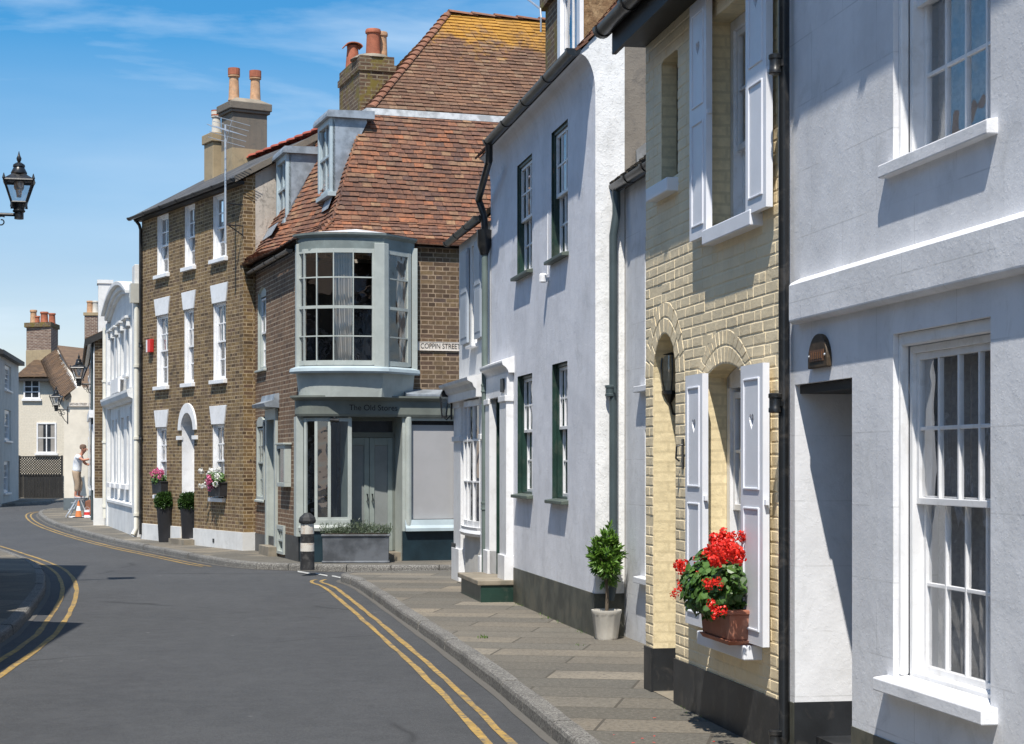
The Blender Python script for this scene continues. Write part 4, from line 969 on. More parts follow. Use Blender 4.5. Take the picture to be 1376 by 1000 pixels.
m.hexa([(q-.003,q,zb_-.022),(q+.297,q+.3,zb_+.098),(q+.297,5.7,zb_+.098),(q-.29,5.7,zb_-.022),(q-.003,q,zb_+.088),(q+.297,q+.3,zb_+.158),(q+.297,5.7,zb_+.158),(q-.29,5.7,zb_+.088)])
m.build('lead_band', LEADL, hS)
r0, rz0, ry, rzz = bx+.06, zb_+.1, 3.65, 10.28; run2, rise2 = ry-r0, rzz-rz0; L2 = math.hypot(run2, rise2); k2 = run2/L2
m = MB(); tiles(m, (r0,r0,rz0), (1,0,0), (0,run2/L2,rise2/L2), (0,-rise2/L2,run2/L2), lambda s: s*k2, lambda s: 5.92-r0, L2, tw=.17, gauge=.098); m.build('upper_roof', TILEU, hS, fix=False)
m = MB(); tiles(m, (r0,r0,rz0), (0,1,0), (run2/L2,0,rise2/L2), (-rise2/L2,0,run2/L2), lambda s: s*k2, lambda s: 4.1-s*k2, L2, tw=.17, gauge=.098); m.build('upper_side_roof', TILEU, hS, fix=False)
flatroof(hS, BLACKW, [(r0,r0,rz0),(5.9,r0,rz0),(5.9,ry,rzz),(ry,ry,rzz)], name='roof_underlay'); flatroof(hS, BLACKW, [(r0,r0,rz0),(ry,ry,rzz),(r0,5.75,rz0)], name='roof_underlay')
flatroof(hS, TILEF, [(r0,5.75,rz0),(ry,ry+.01,rzz),(5.9,ry+.01,rzz),(5.9,5.75,rz0)], name='back_roof')
m = MB(); hiptiles(m, (r0,r0,rz0), (ry,ry,rzz), .095, .17); m.build('hip_tile', RIDGE, hS, fix=False)
m = MB(); hiptiles(m, (ry,ry,rzz+.0), (5.95,ry,rzz+.0), .11, .42); m.build('ridge_tile', RIDGE, hS, fix=False)
MB().hexa([(5.9,r0,rz0),(6.0,r0,rz0),(6.0,ry,rzz),(5.9,ry,rzz),(5.9,r0,rz0+.12),(6.0,r0,rz0+.12),(6.0,ry,rzz+.1),(5.9,ry,rzz+.1)]).build('verge_flashing', LEAD, hS)
m = MB(); m.poly([(6.0,-.1,5.3),(6.0,5.7,5.3),(6.0,5.7,7.9),(6.0,ry,rzz),(6.0,r0,rz0)]); m.build('party_wall', DBRICK, hS, fix=False)
# dormers
for pa, pb, zt in ((430.5, 447, 7.70), (374.5, 388, 7.58)):
    z0, d0, zt = (6.42, .86, 7.70) if pa > 400 else (6.14, .42, 7.33); ya, yb = -FS.X(pb, d0), -FS.X(pa, d0)
    sl_d = lambda z: slope_d(z) + warp(z, (ya+yb)/2)
    db_ = sl_d(zt)
    d = MB(); [d.poly([(d0,y,z0-.1),(sl_d(z0-.1),y,z0-.1),(sl_d(6.9),y,6.9),(db_,y,zt-.06),(db_,y,zt),(d0,y,zt)]) for y in (ya, yb)]; d.poly([(d0,ya,z0-.1),(d0,yb,z0-.1),(sl_d(z0-.1),yb,z0-.1),(sl_d(z0-.1),ya,z0-.1)]); d = d.build('dormer', LEAD, hS, fix=False)
    t = MB(); t.prism([(d0-.12,zt),(d0-.12,zt+.05),(d0-.09,zt+.12),(db_+.12,zt+.14),(db_+.12,zt)], 'y', ya-.08, yb+.08); t.build('dormer_roof', LEAD, d)
    f = MB(); w = yb-ya; y0 = ya
    def vbar(a, b, zlo, zhi, x0, x1): f.box(x0, x1, a, b, zlo, zhi)
    vbar(y0, y0+.09, z0-.05, zt, d0-.05, d0+.05); vbar(yb-.09, yb, z0-.05, zt, d0-.05, d0+.05); vbar(y0+.09, yb-.09, zt-.1, zt, d0-.05, d0+.05); vbar(y0-.05, yb+.05, z0-.1, z0-.02, d0-.1, d0+.05)
    zmid = (z0+zt)/2
    vbar(y0+.09, yb-.09, zmid-.025, zmid+.025, d0-.03, d0+.02); vbar(y0+w/2-.012, y0+w/2+.012, z0, zt-.1, d0-.015, d0+.02); vbar(y0+.09, yb-.09, z0, z0+.06, d0-.03, d0+.02)
    vbar(y0+.09, y0+.13, z0, zt-.1, d0-.02, d0+.02); vbar(yb-.13, yb-.09, z0, zt-.1, d0-.02, d0+.02)
    f.build('dormer_window', BLUEG, d, bevel=.004)
    g = MB(); g.poly([(d0+.01,ya+.09,z0),(d0+.01,yb-.09,z0),(d0+.01,yb-.09,zt-.1),(d0+.01,ya+.09,zt-.1)]).build('pane', GLASS, d, fix=False)
    b = MB(); b.poly([(sl_d(z_)-.06,y_,z_) for z_, y_ in ((z0-.08,ya-.02),(z0-.08,yb+.02),(z0-.32,yb+.02),(z0-.32,ya-.02))]); b.build('dormer_flashing', LEAD, d, fix=False)
# stack on the side slope
c = MB(); c.box(1.8, 2.47, 3.22, 4.92, 7.7, 9.28); c.box(1.77, 2.50, 3.19, 4.95, 9.0, 9.12); c = c.build('chimney', MBRICK, hS)
m = MB(); [m.box(2.02+i*.11, 2.17+i*.11, 3.195, 3.22, 7.9+i*.13, 8.35+i*.13) for i in range(5)]; m.box(1.7, 2.5, 3.1, 3.22, 7.85, 8.1); m.build('stepped_flashing', LEAD, c)
MB().lathe([(.42,0),(.3,.08),(.1,.1)], (2.13,3.6,9.27), 14).build('flaunching', STONE, c)
chimney_pot(c, POT, 1.99, 4.6, 9.28, .56, .14, 'hood'); chimney_pot(c, POT, 2.13, 3.5, 9.32, .52, .14); chimney_pot(c, POTB, 2.33, 3.66, 9.3, .54, .115)
# oriel window wrapped round the corner
def ell(t, a=1.25, b=.66, cx=1.2): return (cx - a*math.cos(t), -b*math.sin(t))
cols = [ell(math.pi/2*(.06 + .90*i/5)) for i in range(6)]
full = [ell(math.pi/2*i/16) for i in range(17)]
facet = [(1.28,-.66),(1.96,-.10),(1.96,0)]
bp = withnormals(full + facet[:2])
zlo, zhi = 3.27, 5.18
b_ = bow(hS, withnormals(cols), zlo, zhi, [(zlo+.03,.08),(3.74,.02),(4.22,.05),(4.71,.02),(zhi-.03,.07)], SAGE, GLASS, fr=.07, name='oriel_window')
for rk in (.85,):
    pa = withnormals([(1.36,-.594),(1.84,-.20)])
    bow(hS, pa, zlo, zhi, [(zlo+.03,.08),(3.74,.02),(4.22,.05),(4.71,.02),(zhi-.03,.07)], SAGE, GLASS, fr=.09, name='oriel_side_window')
m = MB(); m.sweep(withnormals([cols[-1], (1.28,-.67), (1.36,-.61)]), [(-.05,zlo-.1),(.03,zlo-.1),(.03,zhi+.1),(-.05,zhi+.1)]); 
MB().box(1.90,2.0,-.16,0,zlo-.1,zhi+.1).build('oriel_post', SAGE, hS, bevel=.006); MB().box(-.07,.02,-.12,.0,zlo-.1,zhi+.1).build('oriel_post', SAGE, hS, bevel=.006)
m.build('oriel_post', SAGE, hS, bevel=.006)
m = MB(); m.sweep(bp, [(-.08,3.13),(.10,3.13),(.12,3.16),(.11,3.21),(.0,3.25),(-.08,3.25)]); m.build('oriel_sill', BLUEG, hS)
m = MB(); m.sweep(bp, [(-.10,2.74),(-.045,2.74),(.0,3.13),(-.08,3.13)])
for i in range(0, 26):
    t = math.pi/2*(i+.5)/26; x, y = ell(t, 1.252, .752); 
m.build('oriel_apron', SAGE, hS)
m = MB(); m.sweep(bp, [(-.08,5.15),(.0,5.15),(.005,5.36),(.03,5.38),(.06,5.41),(.065,5.44),(-.08,5.44)]); m.build('oriel_cornice', paint('weathered_sage_paint', (.19,.225,.215), rough=.6, var=.15), hS)
m = MB(); top = [(x+nx*.065, y+ny*.065) for x, y, nx, ny in bp]; m.v = [(*p, 5.445) for p in top] + [(2.0,.0,5.445), (1.0,.1,5.60), (.1,.1,5.5)]; kk = len(top)
m.f = [(i, i+1, kk+1) for i in range(kk-1)] + [(kk-1, kk, kk+1), (0, kk+1, kk+2)]; m.build('oriel_roof', LEADL, hS, fix=False)
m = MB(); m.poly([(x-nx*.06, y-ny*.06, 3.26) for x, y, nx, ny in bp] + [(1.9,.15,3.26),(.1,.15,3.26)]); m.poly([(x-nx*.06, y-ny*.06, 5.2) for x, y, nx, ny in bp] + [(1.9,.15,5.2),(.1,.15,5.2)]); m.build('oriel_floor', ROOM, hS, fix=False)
m = MB(); m.box(.1, 1.85, 1.6, 1.65, 3.2, 5.2); m.build('dark_room_lining', DARK, hS)  # near-black sheet standing for the unlit room behind the oriel
def drape(xa, ya, xb, yb, z0, z1, gather, name='curtain'):
    m = MB(); n = 26
    for i in range(n+1):
        f = i/n; w = .035*math.sin(i*1.7) + .015*math.sin(i*3.1); L_ = math.hypot(xb-xa, yb-ya); nx, ny = (yb-ya)/L_, -(xb-xa)/L_
        for z, g in ((z1, 0), (z0+(z1-z0)*.55, .05), (z0, gather)):
            ff = f*(1-g) + g*.9; m.v.append((xa+(xb-xa)*ff + nx*w, ya+(yb-ya)*ff + ny*w, z))
    for i in range(n):
        for j in range(2): m.f.append((3*i+j, 3*i+3+j, 3*i+4+j, 3*i+1+j))
    return m.build(name, CURTW, hS, smooth=True, fix=False)
drape(.50, -.30, .80, -.42, 3.3, 5.12, .35); drape(1.60, -.30, 1.80, -.12, 3.3, 5.12, .6)
# shopfront
yf = -.28
sfp = [(.02 + .43*(1-math.cos(math.pi/2*i/3)), yf*math.sin(math.pi/2*i/3)) for i in range(4)]
lp = sfp + [(.80, yf)]
fine = [(.02 + .43*(1-math.cos(math.pi/2*i/10)), yf*math.sin(math.pi/2*i/10)) for i in range(11)] + [(.80, yf)]
finen = withnormals(fine)
bow(hS, withnormals(lp), .70, 2.40, [(.72,.05),(2.37,.06)], SAGE, GLASSD, fr=.06, bar=.05, name='shop_window')
m = MB(); m.sweep(finen, [(-.05,.52),(.05,.52),(.06,.57),(.03,.62),(.03,.70),(-.05,.70)]); m.build('shop_sill', SAGE, hS)
m = MB(); m.sweep(finen, [(-.05,-.1),(.015,-.1),(.015,.52),(-.05,.52)]); m.box(.77,.80,yf,.27,-.1,.7); m.build('stall_riser', TEAL, hS)
m = MB(); m.box(-.06,.06,-.06,.10,.42,2.42); m.box(-.02,.03,.1,.35,.42,2.42); m.build('corner_post', SAGE, hS, bevel=.006)
m = MB(); m.box(.765,.815,yf-.01,.27,.70,2.42); m.box(1.70,1.78,yf-.01,.27,.0,2.42); m.lathe([(.06,.55),(.06,2.42)], (1.80,yf-.01,0), 12); m.build('door_post', SAGE, hS, bevel=.005)
xw0, xw1 = 1.86, 3.9
m = MB(); m.box(1.70, xw1, yf-.02, yf+.05, -.1, .50); m.build('stall_riser', TEAL, hS)
m = MB(); m.prism([(yf+.05,.50),(yf-.10,.50),(yf-.10,.55),(yf-.06,.60),(yf-.04,.69),(yf+.05,.69)], 'x', 1.74, xw1); m.build('shop_sill', BLUEG, hS)
xt = X(612, yf)
m = MB(); m.box(xw0-.06, xw0, yf-.01, yf+.04, .69, 2.42); m.box(xt-.02, xt+.02, yf-.01, yf+.04, .69, 2.38); m.box(xw0, xw1, yf-.01, yf+.04, 2.36, 2.42); m.box(xw1-.06, xw1, yf-.01, yf+.04, .69, 2.42); f_ = m.build('shop_window', SAGE, hS, bevel=.004)
MB().poly([(xw0,yf+.02,.69),(xw1,yf+.02,.69),(xw1,yf+.02,2.36),(xw0,yf+.02,2.36)]).build('pane', glassmat('blind_side_glass', .03), f_, fix=False)
MB().box(xw0+.02, xw1-.05, yf+.06, yf+.065, .70, 2.29).build('blind', GREYBLIND, f_)
MB().box(xw0, xw1, yf+.3, yf+.34, .3, 2.42).build('dark_window_back', DARK, f_)  # black sheet painted as the dark behind the blind
# doors in the recess
m = MB(); m.box(.80, 1.70, .2, .26, 2.08, 2.17); m.box(.80, 1.70, .2, .26, 2.36, 2.44); m.box(.80, .84, .2, .26, .15, 2.36); m.box(1.66, 1.70, .2, .26, .15, 2.36); m.build('door_frame', SAGED, hS, bevel=.005)
MB().box(.84, 1.66, .24, .25, 2.17, 2.36).build('fanlight', GLASSF, hS)
MB().box(.80, 1.70, -.2, .3, -.1, .14).build('doorstep', STONE, hS)
for a, b in ((.842, 1.246), (1.254, 1.658)):
    m = MB(); m.box(a, a+.085, .2, .25, .145, 2.075); m.box(b-.085, b, .2, .25, .145, 2.075); m.box(a+.085, b-.085, .2, .25, 1.95, 2.075); m.box(a+.085, b-.085, .2, .25, .145, .45); d = m.build('shop_door', DOORP, hS, bevel=.006)
    MB().box(a+.085, b-.085, .222, .23, .45, 1.95).build('pane', paint('frosted_door_pane', (.22,.235,.23), rough=.25, var=.08), d)
    h = MB(); xx = b-.04 if a < 1 else a+.04; h.tube([(xx,.2,1.0),(xx,.14,1.0),(xx,.14,1.12),(xx,.2,1.12)], .009, 6); h.build('door_handle', BLACK, d)
# fascia
ff = withnormals([(-.06 + .51*(1-math.cos(math.pi/2*i/8)), (yf-.06)*math.sin(math.pi/2*i/8)) for i in range(9)] + [(4.0, yf-.06)])
m = MB(); m.sweep(ff, [(-.25,2.42),(.0,2.42),(.015,2.46),(.015,2.68),(.05,2.70),(.10,2.735),(.10,2.765),(-.25,2.765)]); m.build('fascia', SAGED, hS)
text(hS, 'The Old Stores', .135, LETTER, X(502, yf-.08), yf-.078, 2.565, sx=.98)
m = MB(); m.hexa([(1.75,yf-.15,2.768),(3.95,yf-.15,2.768),(3.95,-.0,2.768),(1.75,-.0,2.768),(1.75,yf-.15,2.80),(3.95,yf-.15,2.80),(3.95,-.0,2.90),(1.75,-.0,2.90)]); m.build('lead_flat', LEAD, hS)
m = MB(); m.poly([(-.02,.3,2.44),(.02,0,2.44),(.45,yf,2.44),(3.95,yf,2.44),(3.95,.4,2.44),(.0,.4,2.44)]); m.build('shopfront_ceiling', SAGED, hS, fix=False)
m = MB(); m.box(.05, .76, .5, .54, .1, 2.44); m.build('dark_window_back', DARK, hS)  # black sheet painted as the dark inside the left shop window
cm = thing('security_camera', 'tiny dark camera under the fascia at the left of the shopfront', 'camera', (*SF.world(.52, yf-.02), 2.36), SF.th)
m = MB(); m.tube([(-.07,-.03,0),(.08,-.06,-.01)], .03, 10); m.box(-.02,.02,-.04,.02,.0,.06); m.build('housing', BLACK, cm)
# street nameplate and notice case fixed to the shop
sx0, sx1 = X(560.5), X(622); sz = 3.64
sn = thing('street_nameplate', 'cast white street nameplate reading COPPIN STREET on the brick wall by the oriel', 'street sign', (*SF.world((sx0+sx1)/2, 0), sz), SF.th)
hw = (sx1-sx0)/2; MB().box(-hw, hw, -.025, -.002, -.075, .075).build('plate', SIGNW, sn, bevel=.004)
text(sn, 'COPPIN STREET', .125, LETTER, 0.0, -.0265, -.002, sx=.80)
m = MB(); [m.box(*q) for q in ((-hw,hw,-.03,-.02,.068,.076),(-hw,hw,-.03,-.02,-.076,-.068),(-hw,-hw+.008,-.03,-.02,-.068,.068),(hw-.008,hw,-.03,-.02,-.068,.068))]; m.build('rim', SIGNW, sn)
nx0, nx1 = sw(380.5), sw(391.5)
nb_ = thing('notice_case', 'grey green wall mounted notice case on the brick side of the corner shop', 'notice board', (*FS.world((nx0+nx1)/2, 0), 1.6), FS.th)
hw = (nx1-nx0)/2; m = MB(); m.box(-hw, hw, -.12, -.002, -.36, -.29); m.box(-hw, hw, -.12, -.002, .29, .36); m.box(-hw, -hw+.07, -.12, -.002, -.29, .29); m.box(hw-.07, hw, -.12, -.002, -.29, .29); m.box(-hw-.04, hw+.04, -.15, 0, .36, .39); m.build('case', SAGE, nb_, bevel=.005)
MB().box(-hw+.07, hw-.07, -.09, -.01, -.29, .29).build('notice_panel', GLASSF, nb_)

# ------------------------------------------------------------------ stock brick townhouse
FB = Fac(327, 740, 29.85); X = FB.X; Z = FB.Z
hB = house('brick_townhouse', 'three storey yellow stock brick townhouse with white keystone lintels and arched white doorway', FB)
tops = [(X(211.5), X(226.5)), (X(248.5), X(262)), (X(286.5), X(304.5))]; mids = [(X(211), X(226)), (X(248), X(260.5)), (X(287), X(303.5))]; grs = [(X(211), X(224)), (X(286), X(301.5))]
dra, drb = X(244.5), X(261)
ops = [(a, b, 5.62, 6.86, .055) for a, b in tops] + [(a, b, 3.27, 4.78, .05) for a, b in mids] + [(a, b, .98, 2.42, .05) for a, b in grs] + [(dra, drb, .12, 2.66, .3, (drb-dra)/2*.95)]
wall(hB, YBRICK, -6.0, 0, -.1, 7.0, ops, 3.3, rmat=GLOSSW, sides='lb')
for k, (a, b, c, e_, dp, *_) in enumerate(ops[:8]):
    win(hB, a, b, c, e_, dp, 2, 2, GLOSSW, fw=.05, st=.035, bar=.025, sill=(.07, .08, .10, GLOSSW), simple=True, glass=GLASS, curtain=(LACE, [(0, 1, 0, 1)], .2) if k > 2 else None)
m = MB()
for k, (a, b) in enumerate(mids + grs):
    z0 = 4.76 if k < 3 else 2.40; f = .14
    m = MB(); m.prism([(a-.03, z0), (b+.03, z0), (b+f, z0+.36), (a-f, z0+.36)], 'y', -.025, .01); m.build('keystone_lintel', GLOSSW, hB, bevel=.004)
i1 = arch_pts(dra, drb, 2.66-(drb-dra)/2*.95, 2.66, 18); o1 = arch_pts(dra-.17, drb+.17, 2.66-(drb-dra)/2*.95, 2.86, 18)
MB().prism(i1 + o1[::-1], 'y', -.035, .01).build('door_arch', GLOSSW, hB, bevel=.004)
for a_ in (dra-.22, drb-.02): MB().box(a_, a_+.24, -.05, .01, 2.12, 2.20).build('impost', GLOSSW, hB)
d = MB().box(dra, drb, .26, .3, .12, 2.12).build('door', GLOSSW, hB); m = MB(); [m.box(dra+.08+i*(drb-dra-.1)/2, dra+.03+(i+1)*(drb-dra-.1)/2, .25, .262, z, z+.7) for i in (0,1) for z in (.35, 1.25)]; m.build('door_panel', GLOSSW, d, bevel=.01)
MB().box(drb-.14, drb-.10, .2, .26, 1.1, 1.16).build('door_handle', BLACK, d)
MB().box(dra, drb, .28, .3, 2.12, 2.66).build('fanlight', GLASSF, hB)
MB().box(dra-.1, drb+.1, -.25, .3, -.1, .11).build('doorstep', STONE, hB)
MB().box(-6.0, dra-.02, -.03, .02, -.1, .34).build('plinth', WHITE3, hB, bevel=.006); m = MB(); m.box(drb+.02, .03, -.03, .02, -.1, .34); m.box(.0, .03, .02, .25, -.1, .34); m.build('plinth', WHITE3, hB)
MB().box(X(288), X(290), -.04, -.02, .1, .17).build('air_brick', BLACKP, hB)
m = MB(); m.poly([(0,0,-.1),(0,.24,-.1),(0,.24,7.1),(0,0,6.98)]); m.build('gable_pier', YBRICK, hB, fix=False)
zr = 8.02; yr = 1.62
m = MB(); m.poly([(0,.24,-.1),(0,3.3,-.1),(0,3.3,7.0),(0,yr,zr-.08),(0,.24,7.1)]); m.build('gable_wall', PLASTER, hB, fix=False)
flatroof(hB, SLATE, [(-6.1,-.22,6.98),(.08,-.22,6.98),(.08,yr,zr),(-6.1,yr,zr)], .07); flatroof(hB, SLATE, [(-6.1,3.5,6.98),(.08,3.5,6.98),(.08,yr+.01,zr),(-6.1,yr+.01,zr)], .07, 'back_roof')
m = MB(); hiptiles(m, (-4.0,yr,zr+.02), (.1,yr,zr+.02), .12, .4); m.build('ridge_tile', REDRIDGE, hB, fix=False)
MB().hexa([(.04,-.2,6.90),(.12,-.2,6.90),(.12,yr,zr-.10),(.04,yr,zr-.10),(.04,-.2,7.02),(.12,-.2,7.02),(.12,yr,zr+.03),(.04,yr,zr+.03)]).build('verge', STACKR, hB)
MB().box(-6.05, .05, -.16, .0, 6.88, 6.94).build('eaves_board', BLACKW, hB)
gutter(hB, BLACK, -6.15, .08, -.23, 6.96, .055, 1.0)
pipe(hB, BLACK, [(-5.93, -.20, 6.94), (-5.93, -.08, 6.8), (-5.93, -.05, 6.7), (-5.93, -.05, .1)], .035, (4.2, 2.2))
c = MB(); c.box(-4.36, -3.7, 1.2, 1.98, 7.4, 9.0); c.box(-4.41, -3.65, 1.15, 2.03, 9.0, 9.06); c.box(-4.44, -3.62, 1.12, 2.06, 9.06, 9.22); c = c.build('chimney', STACKR, hB, bevel=.015)
MB().box(-4.363, -3.697, 1.197, 1.983, 7.4, 8.25).build('chimney_base', STACKY, c)
MB().hexa([(-4.42,1.14,9.22),(-3.64,1.14,9.22),(-3.64,2.04,9.22),(-4.42,2.04,9.22),(-4.2,1.35,9.34),(-3.86,1.35,9.34),(-3.86,1.85,9.34),(-4.2,1.85,9.34)]).build('flaunching', STONE, c)
chimney_pot(c, POTB, -4.03, 1.36, 9.30, .66, .115, 'slim'); chimney_pot(c, POTB, -4.03, 1.84, 9.30, .66, .115, 'slim')
for y in (1.36, 1.84): MB().lathe([(.128,0),(.128,.14)], (-4.03, y, 9.84), 14).build('pot_cap', POT, c)
c = MB(); c.box(-5.0, -4.46, 1.05, 1.65, 7.3, 8.48); c.box(-5.04, -4.42, 1.01, 1.69, 8.48, 8.68); c = c.build('chimney', STACKY, hB, bevel=.015)
chimney_pot(c, POTCREAM, -4.78, 1.25, 8.68, .50, .105, 'slim'); MB().lathe([(.112,0),(.112,.12)], (-4.78, 1.25, 9.09), 14).build('pot_cap', POT, c)
al = thing('burglar_alarm', 'red and white burglar alarm box on the stock brick wall', 'alarm box', (*FB.world(X(204.5), 0), Z(204.5, 465)), FB.th)
MB().prism([(-.11,-.14),(.11,-.14),(.13,.14),(-.13,.14)], 'y', -.09, -.002).build('cover', RED, al, bevel=.01); MB().box(-.131, -.05, -.094, -.01, -.13, .13).build('side_panel', GLOSSW, al)
# television aerial on brackets
axx, _ = FB.p(303, 280, -.35)
ta = thing('tv_aerial', 'television aerial on a tall mast bracketed to the front of the brick townhouse', 'aerial', (*FB.world(axx, 0), 6.2), FB.th)
zt_ = FB.Z(303, 168, -.35) - 6.2
m = MB(); m.tube([(0,-.35,-.45),(0,-.35,zt_)], .022, 8); m.build('mast', ALU, ta)
m = MB(); m.tube([(0,-.35,-.1),(0,0,-.1),(0,0,-.3)], .014, 6); m.tube([(0,-.3,-.1),(0,0,-.28)], .012, 6); m.tube([(0,-.35,.3),(0,.0,.3)], .014, 6); m.build('bracket', BLACK, ta)
m = MB(); a = Vector((-.75,-.25,zt_+.10)); b = Vector((.45,-.45,zt_-.20)); m.tube([a, b], .013, 6); dv = (b-a).normalized(); sv = dv.cross(Vector((0,.2,1))).normalized(); up = sv.cross(dv)
for i in range(14):
    p = a + (b-a)*(i/13); l = .10 + .006*i; m.tube([p - sv*l*1.9, p + sv*l*1.9], .006, 5)
for s_ in (-1, 1):
    for q in (.1, .2): 
        p = b + up*q*s_; m.tube([p - sv*.35, p + sv*.35], .006, 5); m.tube([b, p], .007, 5)
m.build('antenna', ALU, ta)

# ------------------------------------------------------------------ white stuccoed house with a curved pediment
FW = Fac(185, 721, 17.5); X = FW.X; Z = FW.Z
hW = house('pedimented_house', 'white stuccoed house with arched pediment and pilasters beyond the brick townhouse', FW)
x0, x1 = -7.45, .35
uw = [(-6.7,-6.05),(-5.5,-4.85),(-4.1,-3.35),(-2.6,-1.8)]
ops = [(a, b, 3.75, 4.9, .12) for a, b in uw] + [(a, b, 1.15, 2.75, .12) for a, b in uw]
wall(hW, WHITE3, x0, x1, -.1, 5.5, ops, 6)
for o in ops[:4]: win(hW, *o, 2, 2, GLOSSW, simple=True, glass=GLASS, curtain=(CURTW, [(0, 1, 0, 1)], .12), sill=(.05,.1,.1,GLOSSW))
for o in ops[4:]: win(hW, *o, 2, 2, GLOSSW, simple=True, glass=GLASS, curtain=(GLOSSW, [(0, 1, 0, 1)], .10), sill=(.08,.12,.14,GLOSSW))
m = MB(); m.prism([(0,3.05),(-.08,3.05),(-.11,3.10),(-.20,3.14),(-.23,3.24),(-.23,3.30),(-.05,3.36),(0,3.36)], 'x', x0, x1-.45); m.build('mid_cornice', WHITE3, hW)
for a, b in uw:
    m = MB(); m.box(a-.12, b+.12, -.13, .0, 5.02, 5.08); m.box(a-.08, a+.06, -.09, .0, 4.84, 5.02); m.box(b-.06, b+.08, -.09, .0, 4.84, 5.02); m.build('hood_mould', WHITE3, hW, bevel=.01)
a0, a1, a2, a3 = [arch_pts(x0+.3, x1-.75, b_, c_, 24) for b_, c_ in ((5.56, 6.02), (5.48, 5.92), (5.36, 5.80), (5.30, 5.72))]
MB().prism(a0 + [(x1-.75,5.49),(x0+.3,5.49)], 'y', -.004, .3).build('parapet', WHITE3, hW)
MB().prism(a0 + a1[::-1], 'y', -.24, -.005).build('pediment_cornice', WHITE3, hW, bevel=.01); MB().prism(a1 + a2[::-1], 'y', -.15, -.005).build('pediment_moulding', WHITE3, hW, bevel=.02); MB().prism(a2 + a3[::-1], 'y', -.08, -.005).build('pediment_fillet', WHITE3, hW)
MB().box(x1-.62, x1-.02, -.10, .0, -.1, 6.06).build('end_pier', WHITE3, hW, bevel=.01); MB().box(x0, x0+.4, -.1, .0, -.1, 5.3).build('end_pier', WHITE3, hW, bevel=.01)
m = MB(); m.prism([(0,-.1),(-.06,-.1),(-.06,.62),(-.10,.64),(-.10,.70),(0,.74)], 'x', x0, x1-.64); m.build('plinth', WHITE3, hW)
for k, px in enumerate((-4.48, -1.45)):
    MB().box(px-.12, px+.12, -.05, .0, .75, 2.95).build('pilaster', WHITE3, hW)
    MB().box(px-.12, px+.12, -.05, .0, 3.39, 4.75).build('pilaster', WHITE3, hW)
MB().box(X(149.5,-.18), X(159.5,-.18), -.20, -.15, 3.345, 3.345+.34).build('parapet_panel', GLOSSW, hW)
m = MB(); m.tube([(x1-.04,-.06,5.25),(x1-.04,-.06,.2),(x1+.0,-.14,.05)], .055, 10); m.prism([(x1-.14,5.2),(x1+.06,5.2),(x1+.14,5.62),(x1-.22,5.62)], 'y', -.2, .0); [m.lathe([(.075,z-.03),(.075,z+.03)], (x1-.04,-.06,0), 10) for z in (.5,2.2,3.8)]; m.build('downpipe', CREAMPIPE, hW, smooth=True)
m = MB(); m.tube([(x0+.03,-.12,5.2),(x0+.03,-.12,.2)], .055, 10); [m.lathe([(.075,z-.03),(.075,z+.03)], (x0+.03,-.12,0), 10) for z in (.5,2.2,3.8)]; m.build('downpipe', CREAMPIPE, hW, smooth=True)
m = MB(); sv = Vector((0,1,.75)).normalized(); nn = Vector((0,-.75,1)).normalized()
m.v = []; tiles(m, (x0, .5, 5.45), (1,0,0), sv, nn, lambda s: max(0, s*.9), lambda s: x1-x0, 3.4, tw=.22, gauge=.16); m.build('roof', TILE, hW, fix=False)
MB().box(x1-.35, x1-.05, .5, 1.4, 5.6, 6.55).build('dormer', LEAD, hW)
flatroof(hW, TILEF, [(x0,6,5.4),(x1,6,5.4),(x1,3.3,7.4),(x0+2.4,3.3,7.4)], name='back_roof')

# ------------------------------------------------------------------ narrow brick house end-on
FQ = Fac(127, 706, 13.9, True); X = FQ.X
hQ = house('brick_end_house', 'dark brick house seen end on, with white chimney and white painted plinth', FQ)
zt_ = FQ.Z(130, 440)
m = MB(); m.poly([(.0,0,-.1),(3.5,0,-.1),(3.5,0,zt_+1.4),(.0,0,zt_-.25)]); m.build('wall', DBRICK, hQ, fix=False)
m = MB(); m.poly([(0,0,-.1),(0,0,zt_-.25),(0,15,zt_-.25),(0,15,-.1)]); m.build('front_wall', WHITE3, hQ, fix=False)
MB().box(-.03, 3.5, -.03, .02, -.1, .72).build('plinth', WHITE3, hQ)
for y, z0, z1 in ((.6,1.0,2.6),(3.5,1.0,2.6),(3.5,3.2,4.5),(6.5,.9,2.6),(6.5,3.2,4.5),(10,.9,2.4)):
    w_ = MB().box(-.06, .01, y, y+1.6, z0-.08, z1+.08).build('window', GLOSSW, hQ); MB().box(-.066, -.055, y+.1, y+1.5, z0, z1).build('pane', GLASSF, w_)
m = MB(); m.box(-.14, .0, .2, 6, 2.85, 3.05); m.build('shop_cornice', GLOSSW, hQ)
m = MB(); m.box(-.03, -.005, .02, .12, .72, 4.6); m.build('corner_strip', GLOSSW, hQ)
m = MB(); m.tube([(-.05,1.2,4.9),(-.05,1.2,.1)], .035, 8); m.build('downpipe', GREYPIPE, hQ)
m = MB(); m.prism([(-.25,zt_-.50),(-.25,zt_-.32),(3.6,zt_+1.55),(3.6,zt_+1.35)], 'y', -.12, .06); m.build('bargeboard', BLACKW, hQ)
flatroof(hQ, TILEF, [(-.25,-.1,zt_-.3),(3.6,-.1,zt_+1.5),(3.6,15,zt_+1.5),(-.25,15,zt_-.3)])
MB().box(-.16, -.06, -.05, 15, zt_-.42, zt_-.32).build('gutter', BLACK, hQ)
